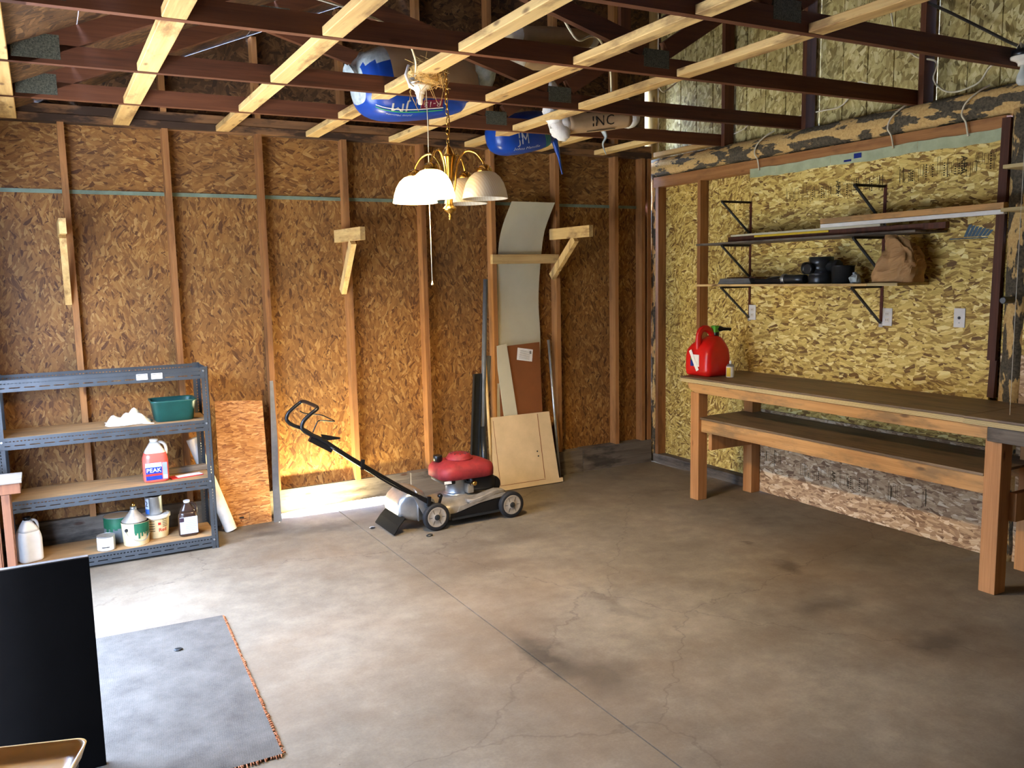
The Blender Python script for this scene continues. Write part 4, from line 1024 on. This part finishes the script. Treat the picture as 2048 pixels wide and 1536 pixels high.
# ---- wooden shelf arms nailed to studs
def arm(label, far, near, foot):
    t = thing('wooden_bracket', label, 'bracket', far, 0, 'wooden shelf arms on the back wall')
    f = Vector(far); n_ = Vector(near)-f; ft = Vector(foot)-f
    MB().bar((0,0,0), n_, .038, .089, (0,0,1)).build('arm', m_pale[1], t)
    mid = n_*.62+Vector((0,0,-.05))
    MB().bar(mid, ft, .038, .062, (0,1,0) if False else (0,.5,.9)).build('brace', m_pale[2], t)
arm('wooden shelf arm on the leftmost stud', (-4.725,.0,2.075), (-4.722,-.42,2.075), (-4.715,.0,1.62))
arm('wooden shelf arm left of the chandelier pull string', (-2.93,.02,2.045), (-2.885,-.43,2.045), (-2.90,.02,1.64))
arm('wooden shelf arm right of the white laminate sheet', (-1.085,.0,2.07), (-1.065,-.56,2.07), (-1.08,-.0,1.72))
# ---- shelf clutter at the far left: small table, black panel, tan tray
m_dkleg = wood('dark stand wood', 2, (70,40,20), (104,62,34), .1)
t = thing('small_table', 'wooden stand with a pale top at the left frame edge', 'table', (-5.12,-.85,0))
box('table_top', m_weath[0], t, -.09, .087, -.12, .1, .682, .70, .003)
box('apron', m_dkleg, t, -.085, .078, -.11, .09, .625, .681, .003)
for x in (-.08, -.015):
    for y in (-.105, .045): box('leg', m_dkleg, t, x, x+.04, y, y+.045, 0, .624, .003)
t = thing('black_panel', 'black board panel standing on edge at lower left', 'panel', (-5.0,-2.89,0))
box('panel_face', m_blackmat, t, -.21, .21, -.012, .012, 0, .782, .001)
box('top_edge', m_weath[0], t, -.21, .208, -.0115, .0115, .7825, .786)
t = thing('tan_tray', 'shiny tan tray in the lower left corner', 'tray', (-5.033,-3.993,.575), -.32)
lo_ = []
for z, k, in ((0,.9),(.004,.93),(.028,.985),(.034,1.0),(.034,.965),(.026,.945),(.009,.9),(.008,.7)):
    lo_.append([(x, y, z) for x, y in rrect(.14*k if k > .8 else .1, .18*k if k > .8 else .13, .03, 5)])
MB().loft(lo_).build('tray_body', m_tan, t)
t = thing('stool', 'dark stool under the tan tray', 'stool', (-5.033,-3.993,0), -.32)
box('seat', m_cabled, t, -.12, .12, -.15, .15, .55, .574, .004)
for x in (-.11, .07):
    for y in (-.14, .10): box('leg', m_cabled, t, x, x+.04, y, y+.04, 0, .549, .003)

# ---- carpet remnant
o = MB().prism([(-.92,-.72),(.0,-.72),(.052,.745),(-.92,.79)], .009).build('carpet_remnant', m_carpet); o.location = (-4.224,-2.437,.0008); tag(o, 'grey carpet remnant with a frayed orange edge on the concrete floor', 'carpet')
rr = random.Random(5); mb = MB()
for (a, b, n) in (((.002,-.72),(.054,.745),170), ((-.92,-.722),(.0,-.722),90)):
    for i in range(n):
        q = (i+rr.random())/n; x = a[0]+(b[0]-a[0])*q; y = a[1]+(b[1]-a[1])*q
        dx, dy = (1, 0) if a[0] >= 0 else (0, -1)
        ln = rr.uniform(.004,.012); mb.tube([(x-.004*dx, y-.004*dy, .006), (x+dx*ln*.6+rr.uniform(-.004,.004), y+dy*ln*.6+rr.uniform(-.004,.004), .009), (x+dx*ln, y+dy*ln+rr.uniform(-.008,.008), .002)], .0025, 5, caps=False)
tag(mb.build('frayed_edge', m_fray, o), 'frayed orange backing threads', kind='stuff')
# small litter on the floor
for (x, y, s, lb) in ((-4.43,-2.02,.016,'dark dry leaf scrap on the carpet remnant'), (-2.70,-1.0,.02,'small stone beside the mower rear wheel'), (-2.97,-.64+.02,.017,'dark stone near the light gap in the back wall')):
    mb = MB().lathe([(.3,0),(.9,.12),(1,.35),(.7,.6),(.2,.7)], 8, smooth=False); mb.v = [((px+rr.uniform(-.15,.15))*s*1.3,(py+rr.uniform(-.15,.15))*s,max(0,pz*s)) for px,py,pz in mb.v]
    o = mb.build('debris', m_abs); o.location = (x, y, .0098 if y < -1.9 else .0005); tag(o, lb, 'debris')

# ---- lawn mower (front to the right, handle to the left)
t = thing('lawn_mower', 'walk behind lawn mower with a red engine cover and black handle', 'lawn mower', (-2.32, -.69, 0), .0)
def wheel(x, y, s):
    tire = MB().lathe([(.072,-.021),(.088,-.0225),(.094,-.017),(.0965,-.008),(.0965,.008),(.094,.017),(.088,.0225),(.072,.021)], 36, (0,0,0), 'y', cap0=False, cap1=False).build('wheel', m_rubber, t)
    tire.location = (x, y, .0965)
    MB().lathe([(.073,-.016),(.069,-.021),(.062,-.0185),(.026,-.0175),(.022,-.022),(.0,-.022) if False else (.001,-.022)], 30, (0,0,0), 'y').lathe([(.073,.016),(.06,.0175),(.001,.018)], 30, (0,0,0), 'y').build('rim', m_rim, tire)
    mb = MB()
    for k in range(6):
        a = PI/3*k; mb.bar((.036*math.cos(a),-.0175,.026*math.sin(a)), (.060*math.cos(a),-.0175,.060*math.sin(a)), .0025, .004, (0,1,0))
    mb.lathe([(.012,-.0255),(.014,-.022)], 14, axis='y').lathe([(.020,-.0225),(.021,-.021)], 20, axis='y')
    mb.build('hub', m_abs, tire)
for x, y in ((-.288,-.215),(.302,-.215),(-.288,.215),(.302,.215)): wheel(x, y, 1)
# deck: rounded pan with a raised dome
lo_ = []
for z, hx, hy, cx in ((.045,.262,.185,.01),(.10,.268,.19,.01),(.135,.262,.185,.01),(.152,.245,.17,.01),(.165,.20,.15,.0),(.185,.13,.12,-.01),(.19,.10,.10,-.01)):
    lo_.append([(x+cx, y, z) for x, y in rrect(hx, hy, min(hy,.11), 7)])
MB().loft(lo_, cap=True).build('deck', m_deck, t)
MB().prism([(-.165,.05),(.235,.055),(.245,.155),(.06,.135),(-.10,.095),(-.165,.09)], .014, frame((0,-.186,0),(1,0,0),(0,0,1),(0,-1,0))).build('side_chute_cover', m_black, t)
MB().bar((-.165,-.205,.055),(.24,-.205,.062), .012, .014).build('skirt_bar', m_abs, t)
# grey shroud blade lying along the near edge
lo_ = []
for x, z, w_, h in ((-.035,.163,.02,.012),(.0,.158,.05,.02),(.06,.166,.06,.028),(.13,.184,.055,.03),(.2,.200,.045,.026),(.255,.196,.03,.02),(.275,.186,.012,.012)):
    lo_.append([(x, -.165+py, z+pz) for py, pz in rrect(w_/2+.012, h/2+.004, min(w_,h)/3, 4)])
MB().loft(lo_).build('deck_ridge', m_deck, t)
MB().prism([(-.12,.10),(.06,.142),(.245,.165),(.27,.13),(.262,.19),(.06,.165),(-.1,.135)], .006, frame((0,-.198,0),(1,0,0),(0,0,1),(0,-1,0))).build('deck_lip', m_deck, t)
# rear housing and flap
lo_ = []
for x, h0, h1, hy in ((-.30,.06,.20,.13),(-.34,.055,.265,.15),(-.40,.06,.285,.155),(-.46,.075,.275,.15),(-.51,.10,.235,.14),(-.53,.12,.20,.13)):
    lo_.append([(x, py, (h0+h1)/2+pz) for py, pz in rrect(hy, (h1-h0)/2, min(.05,(h1-h0)*.3), 5)])
MB().loft(lo_).build('rear_housing', m_galv, t)
MB().tube([(-.395,-.158,.07),(-.395,-.16,.17),(-.40,-.155,.27),(-.41,-.13,.292)], .0075, 8).build('rear_brace', m_galv, t)
v = [(-.505,-.19,.115),(-.505,.16,.115),(-.555,-.195,.065),(-.555,.165,.065),(-.595,-.20,.012),(-.595,.17,.012)]
MB().add(v, [(0,1,3,2),(2,3,5,4)]).add([(x+.004,y,z-.004) for x,y,z in v], [(0,2,3,1),(2,4,5,3)]).add(v+[(x+.004,y,z-.004) for x,y,z in v], [(0,2,8,6),(2,4,10,8),(1,7,9,3),(3,9,11,5),(4,5,11,10),(0,6,7,1)]).build('rear_flap', m_blackmat, t)
MB().box(-.46,-.33,-.03,.03,.0,.01).build('inner_plate', m_abs, t).location.z = .05
for y in (-.175,.175): MB().prism([(-.36,.10),(-.26,.15),(-.29,.215),(-.42,.275),(-.44,.255)], .008, frame((0,y,0),(1,0,0),(0,0,1),(0,-1,0))).build('handle_plate', m_galv, t)
# engine
MB().lathe([(.095,.18),(.097,.19),(.082,.195),(.078,.205),(.078,.325),(.085,.33)], 32, (-.03,0,0)).build('engine_block', m_galv, t)
mb = MB()
for k in range(5): mb.lathe([(.081,.215+.02*k),(.081,.223+.02*k)], 32, (-.03,0,0))
lo_ = []
for z, hx, hy, cx in ((.312,.195,.155,.01),(.318,.212,.168,.01),(.365,.212,.17,.01),(.388,.208,.165,.012),(.405,.195,.155,.014),(.424,.15,.125,.01),(.432,.12,.1,.005)):
    lo_.append([(x+cx, y, z+.012*(1 if x < 0 else 0)*0) for x, y in rrect(hx, hy, min(hy,.085), 6)])
sh = MB().loft(lo_).build('engine_cover', m_mred, t)
MB().box(.02,.085,-.1665,-.1655,.352,.3555).build('cover_stripe', m_paperl, sh)
cp = MB().lathe([(.098,.43),(.098,.442),(.09,.448),(.086,.455),(.075,.47),(.055,.476),(.001,.476)], 28, (.0,0,0)).build('recoil_cap', m_mred, t)
mb = MB()
for k in range(10):
    a = 2*PI*k/10; mb.bar((.04*math.cos(a),.04*math.sin(a),.4765),(.07*math.cos(a),.07*math.sin(a),.474), .006, .003)
mb.build('vent_slot', m_abs, cp)
mb = MB(); mb.lathe([(.03,.425),(.032,.435),(.034,.44),(.034,.466),(.03,.47)], 14, (-.155,.03,0)).build('fuel_cap', m_black, t)
MB().box(-.185,-.10,-.15,.1,.285,.318).build('fuel_tank', m_black, t, .012)
MB().box(-.19,-.135,-.1535,-.1515,.295,.315).build('warning_label', m_paperl, t)
lo_ = []
for x, hz, hy, cz in ((.02,.04,.05,.27),(.05,.055,.07,.265),(.16,.06,.08,.262),(.215,.05,.07,.258),(.235,.03,.05,.255)):
    lo_.append([(x, -.06+py, cz+pz) for py, pz in rrect(hy, hz, min(hy,hz)*.5, 5)])
MB().loft(lo_).build('air_filter', m_black, t)
MB().prism([(.05,.315),(.20,.318),(.225,.30),(.07,.296)], .16, frame((0,.05,0),(1,0,0),(0,0,1),(0,-1,0))).build('filter_lid', m_deck, t)
MB().lathe([(.058,-.05),(.062,-.045),(.062,.04)], 24, (.215,-.06,.235), 'y').build('muffler', m_black, t)
MB().lathe([(.012,-.165),(.017,-.16),(.017,-.13),(.012,-.128)], 14, (.045,0,.275), 'y').build('oil_filler', m_brass, t)
MB().box(.0,.05,-.13,-.05,.20,.27).build('carburettor', m_deck, t, .008)
MB().tube(smooth_path([(-.02,-.09,.3),(.01,-.13,.28),(.03,-.12,.24),(.0,-.1,.21)], 4), .004, 6).build('fuel_line', m_black, t)
# handle
def hp(y): return [(-.335,y,.205),(-.60,y,.385),(-.87,y,.579),(-1.05,y,.718),(-1.13,y,.762),(-1.165,y,.79),(-1.175,y,.815),(-1.16,y,.85),(-1.12,y,.885),(-1.08,y,.912),(-1.065,y*.9,.922)]
a_, b_ = hp(-.19), hp(.19)
MB().tube(smooth_path(a_+[(-1.06,-.1,.925),(-1.06,.1,.925)]+b_[::-1], 4), .0125, 12).build('handle', m_black, t)
MB().tube(smooth_path([(-1.10,-.165,.765),(-1.075,-.165,.815),(-1.05,-.165,.838),(-.955,-.16,.822),(-.945,0,.82),(-.955,.16,.822),(-1.05,.165,.838),(-1.09,.165,.86)], 4), .0042, 8).build('bail_bar', m_black, t)
MB().bar((-1.12,-.172,.735),(-.98,-.172,.645), .035, .05).build('control_box', m_black, t)
MB().prism([(-1.04,.705),(-.93,.705),(-.925,.715),(-1.05,.75)], .012, frame((0,-.165,0),(1,0,0),(0,0,1),(0,-1,0))).build('control_lever', m_black, t)
MB().tube(smooth_path([(-1.0,-.2,.665),(-.8,-.207,.51),(-.6,-.207,.362),(-.45,-.20,.27),(-.3,-.17,.21)], 4), .006, 8).build('control_cable', m_black, t)
for x, z in ((-.80,.525),(-.34,.21)):
    MB().bar((x,-.212,z-.03),(x+.008,-.212,z+.035), .022, .02, (0,1,0)).build('cable_clamp', m_black, t)
MB().bar((-.40,-.19,.248),(-.29,-.19,.172), .032, .03).build('handle_bracket', m_black, t)
MB().bar((-.40,.19,.248),(-.29,.19,.172), .032, .03).build('handle_bracket', m_black, t)
MB().lathe([(.012,-.03),(.016,-.02),(.016,0)], 10, (-.245,-.185,.235), 'y').build('height_knob', m_black, t)
MB().bar((-.26,-.19,.15),(-.235,-.195,.235), .012, .02, (0,1,0)).build('height_lever', m_black, t)

# ---- insulation in the rafters
def superell(sx, sy, sz, e=.55, n=36, m=20, seed=1, rough=.0):
    rr = random.Random(seed); loops = []
    def p(v, k): return math.copysign(abs(v)**k, v)
    for i in range(m+1):
        th = -PI/2+PI*i/m; th = max(-PI/2+.02, min(PI/2-.02, th))
        loops.append([(sx*p(math.sin(th),e), sy*p(math.cos(th),e)*p(math.cos(a),e), sz*p(math.cos(th),e)*p(math.sin(a),e)) for a in [2*PI*k/n for k in range(n)]])
    return loops
# big bag: long axis along local x, blue film wrapping the underside and left, tan paper on the upper room side
t = thing('insulation_bag', 'big blue and tan insulation bag lying across the ceiling blocking', 'insulation bag', (-2.785,-1.22,2.90), .12)
t.rotation_euler.y = -.16
SXb, SYb, SZb = .41, .20, .215
lo_ = superell(SXb, SYb, SZb, .62)
mb = MB(); n = 36
v = [p for l in lo_ for p in l]; fs = [(i*n+k, i*n+(k+1) % n, (i+1)*n+(k+1) % n, (i+1)*n+k) for i in range(20) for k in range(n)]
mb.add(v, fs, True); mb.f.append(tuple(range(n-1,-1,-1))); mb.f.append(tuple(20*n+k for k in range(n))); mb.sm += [True]*2; mb.mi += [0]*2
for i, f in enumerate(mb.f):
    c = sum((Vector(mb.v[j]) for j in f), Vector())/len(f)
    if c.z < -.055-.05*(c.x > .1)+.012*math.sin(9*c.x): mb.mi[i] = 1
    if c.x < -.27: mb.mi[i] = 1 if c.z < .10 else 2
    if c.x < -.395: mb.mi[i] = 2
    if c.x > .36: mb.mi[i] = 2
body = mb.build('bag_body', [m_kraft2, m_blue, m_film], t)
def on_bag(p, x0, ang0, s):
    """wrap flat lettering round the bag: local x runs round to the left end, y goes up the curve"""
    a = ang0 + p.y/.2; x = x0 + p.x*s
    th = math.asin(max(-.97, min(.97, math.copysign(abs(x/SXb)**(1/.62), x)))); c = math.cos(th)**.62
    q = lambda u: math.copysign(abs(u)**.62, u)
    return Vector((x, SYb*c*q(math.cos(a))*1.018, SZb*c*q(math.sin(a))*1.018 - p.z))
mb = MB(); add_text(mb, 'R-13', .062, None, lambda p: on_bag(Vector((p.x,p.y,0)), -.02, PI+.62, -1)); 
mb.build('lettering', m_white, body)
mb = MB()
for i in range(8):
    a = [on_bag(Vector((-.075+.15*(i+u)/8, w_, 0)), -.02, PI+.62, 1) for u, w_ in ((0,-.03),(1,-.03),(1,.034),(0,.034))]
    mb.add([p*.992 for p in a], [(0,1,2,3)])
mb.build('print_panel', m_maroon, body)
mb = MB(); add_text(mb, 'JM', .11, None, lambda p: on_bag(Vector((p.x,p.y,0)), -.23, PI+.72, -1)); mb.build('lettering', m_white, body)
mb = MB(); add_text(mb, 'Johns Manville', .028, None, lambda p: on_bag(Vector((p.x,p.y,0)), -.22, PI+1.12, -1)); mb.build('lettering', m_white, body)
for k, (w0, mm) in enumerate(((.10,m_white),(.125,m_green))):
    mb = MB()
    for i in range(14):
        a = [on_bag(Vector((-.36+.42*(i+u)/14, w_, 0)), 0, PI+.28, 1) for u, w_ in ((0,w0),(1,w0),(1,w0+.008),(0,w0+.008))]
        mb.add([p*1.002 for p in a], [(0,1,2,3)])
    mb.build('print_stripe', mm, body)
rr = random.Random(3)
mb = MB(); lo2 = []
for x, r in ((-.30,.12),(-.34,.11),(-.38,.07),(-.40,.04),(-.42,.05),(-.44,.06)):
    lo2.append([(x+rr.uniform(-.01,.01), r*math.cos(a)*(1+rr.uniform(-.3,.2)), .06+r*math.sin(a)*(1+rr.uniform(-.3,.2))) for a in [2*PI*k/14 for k in range(14)]])
mb.loft(lo2, cap=True).build('gathered_film', m_film, t)
mb = MB(); lo2 = []
for x, r in ((.34,.16),(.40,.15),(.46,.17),(.5,.13)):
    lo2.append([(x+rr.uniform(-.02,.02), r*math.cos(a)*(1+rr.uniform(-.25,.2)), .02+r*math.sin(a)*(1+rr.uniform(-.25,.2))) for a in [2*PI*k/14 for k in range(14)]])
mb.loft(lo2, cap=True).build('loose_film', m_film, t)
# second bag behind, blue with lettering
t = thing('insulation_bag', 'blue insulation bag with green stripes hanging behind the brown roll', 'insulation bag', (-1.60,-.42,2.80), .15)
t.rotation_euler.y = -.22
SX2, SY2, SZ2 = .30, .15, .15
mb = MB().loft(superell(SX2, SY2, SZ2, .7)); body = mb.build('bag_body', m_blue, t)
def on2(p, x0, a0, s=1):
    a = a0 - p.y/.15; x = x0+p.x; th = math.asin(max(-.97, min(.97, math.copysign(abs(x/SX2)**(1/.7), x)))); c = math.cos(th)**.7
    q = lambda u: math.copysign(abs(u)**.7, u)
    return Vector((x, SY2*c*q(math.cos(a))*1.022, SZ2*c*q(math.sin(a))*1.022))
mb = MB(); add_text(mb, 'Johns Manville', .042, None, lambda p: on2(p, -.06, PI+.75)); mb.build('lettering', m_white, body)
mb = MB(); add_text(mb, 'JM', .10, None, lambda p: on2(p, -.1, PI+.25)); mb.build('lettering', m_white, body)
for k in range(3):
    mb = MB()
    for i in range(10):
        a0 = PI+.1+i*.14; x = .10+.02*k
        mb.add([on2(Vector((0,0,0)), x+dx+.006*(i+di), a0+di*.14)*1.003 for dx, di in ((0,0),(.010,0),(.010,1),(0,1))], [(0,1,2,3)])
    mb.build('print_stripe', m_green, body)
mb = MB(); rr = random.Random(9); lo2 = []
for z, r in ((.0,.035),(-.06,.03),(-.12,.018),(-.17,.012),(-.24,.01),(-.30,.006)):
    lo2.append([(.27+rr.uniform(-.01,.01)-.05*z+r*math.cos(a)*(1+rr.uniform(-.3,.3)), -.06+r*.6*math.sin(a), z-.06) for a in [2*PI*k/8 for k in range(8)]])
mb.loft(lo2).build('hanging_film', m_blue, t)
# brown rolled batts
def batt(label, p0, p1, r, textstr=None, seed=1, film=False):
    p0 = Vector(p0); p1 = Vector(p1); c = (p0+p1)/2; c.z -= r
    t = thing('insulation_roll', label, 'insulation roll', c, 0, 'rolled insulation batts in the rafters')
    a, b = p0-c, p1-c; d = (b-a).normalized(); s = d.cross(Vector((0,0,1))).normalized(); u = s.cross(d)
    ph = seed; loops = []
    for i in range(17):
        q = a.lerp(b, i/16); loops.append([q+(s*math.cos(w_)*1.15+u*math.sin(w_)*.92)*r*(1+.04*math.sin(3*w_+i*.5+ph)) for w_ in [2*PI*k/20 for k in range(20)]])
    body = MB().loft(loops).build('paper_face', m_kraft2, t)
    for e, sg in ((a, -1), (b, 1)):
        mb = MB(); rr = random.Random(seed+sg); lo2 = []
        for h, k in ((-.01,.97),(.02,1.02),(.05,.98),(.075,.75),(.085,.3)):
            lo2.append([e+d*sg*h+(s*math.cos(w_)*1.12+u*math.sin(w_)*.92)*r*k*(1+rr.uniform(-.05,.05)) for w_ in [2*PI*j/18 for j in range(18)]])
        mb.loft(lo2).build('fluffy_end', m_fib, t)
    if textstr:
        L_ = (b-a).length; mid = a.lerp(b, .52)
        mb = MB(); bend = lambda p: mid + d*p.x + (s*math.cos(.9+PI*1.0-p.y/r*-1)*1.15 + u*math.sin(.9+PI-p.y/r*-1)*.92)*r*1.05
        bend = lambda p: mid + d*p.x + (s*1.15*math.cos(-.25+p.y/r) + u*.92*math.sin(-.25+p.y/r))*r*1.055
        add_text(mb, textstr, .10, None, bend); mb.build('lettering', m_ink, body)
        mb = MB()
        for w0 in (-.075, .07):
            for i in range(6): mb.add([bend(Vector((-.11+.22*(i+uu)/6, w0+ww, 0))) for uu, ww in ((0,0),(1,0),(1,.01),(0,.01))], [(0,1,2,3)])
        mb.build('print_stripe', m_ink, body)
    return t
batt('brown insulation roll with dark lettering near the back right corner', (-1.70,-1.19,2.735), (-1.24,-1.25,2.80), .078, 'INC', 2)
batt('brown insulation roll lying on top of the lettered roll', (-1.62,-1.08,2.885), (-1.20,-1.1,2.915), .065, None, 5)
batt('upper brown insulation roll on the rafters above the lamp', (-1.98,-1.05,3.30), (-1.40,-1.0,3.36), .075, None, 7)
batt('lower brown insulation roll on the rafters above the lamp', (-2.02,-1.15,3.14), (-1.42,-1.1,3.20), .08, None, 11)
t = thing('fibreglass_tuft', 'bright white fibreglass tuft hanging at the end of the lettered roll', 'insulation', (-1.76,-1.21,2.63))
for k, (px, pz, r) in enumerate(((.0,.045,.068),(-.045,.125,.066),(-.07,.30,.06))):
    rr = random.Random(30+k); mb = MB().loft([[(x*r/.1+px+.03*(z/.1)*(-1 if k else -1), y*r/.1, z*r/.1*1.15+pz+.02) for x,y,z in l] for l in superell(.1,.09,.1,.95,20,10)])
    mb.v = [(x+rr.uniform(-.005,.005), y+rr.uniform(-.005,.005), z+rr.uniform(-.005,.005)) for x,y,z in mb.v]
    mb.build('tuft', m_fib, t)
o = MB().tube(smooth_path([(0,0,0),(.02,-.01,-.05),(.0,.0,-.10),(.03,0,-.17)], 4), [.05,.048,.045,.04,.035,.03,.028,.026,.02,.018,.014,.012,.008], 8, flat=.3).build('torn_film', m_film); o.location = (-1.33,-1.1,2.735); tag(o, 'torn grey plastic film hanging from the brown roll', 'plastic film')

o = MB().tube(smooth_path([(0,0,0),(.01,.02,-.06),(.03,.05,-.12),(.05,.06,-.2)], 4), .003, 6).build('tie_string', m_string); o.location = (-1.36,-1.53,2.735+.1); tag(o, 'pale string tied around the end of the lettered insulation roll', 'string')
o.location = (-1.30,-1.30,2.93)
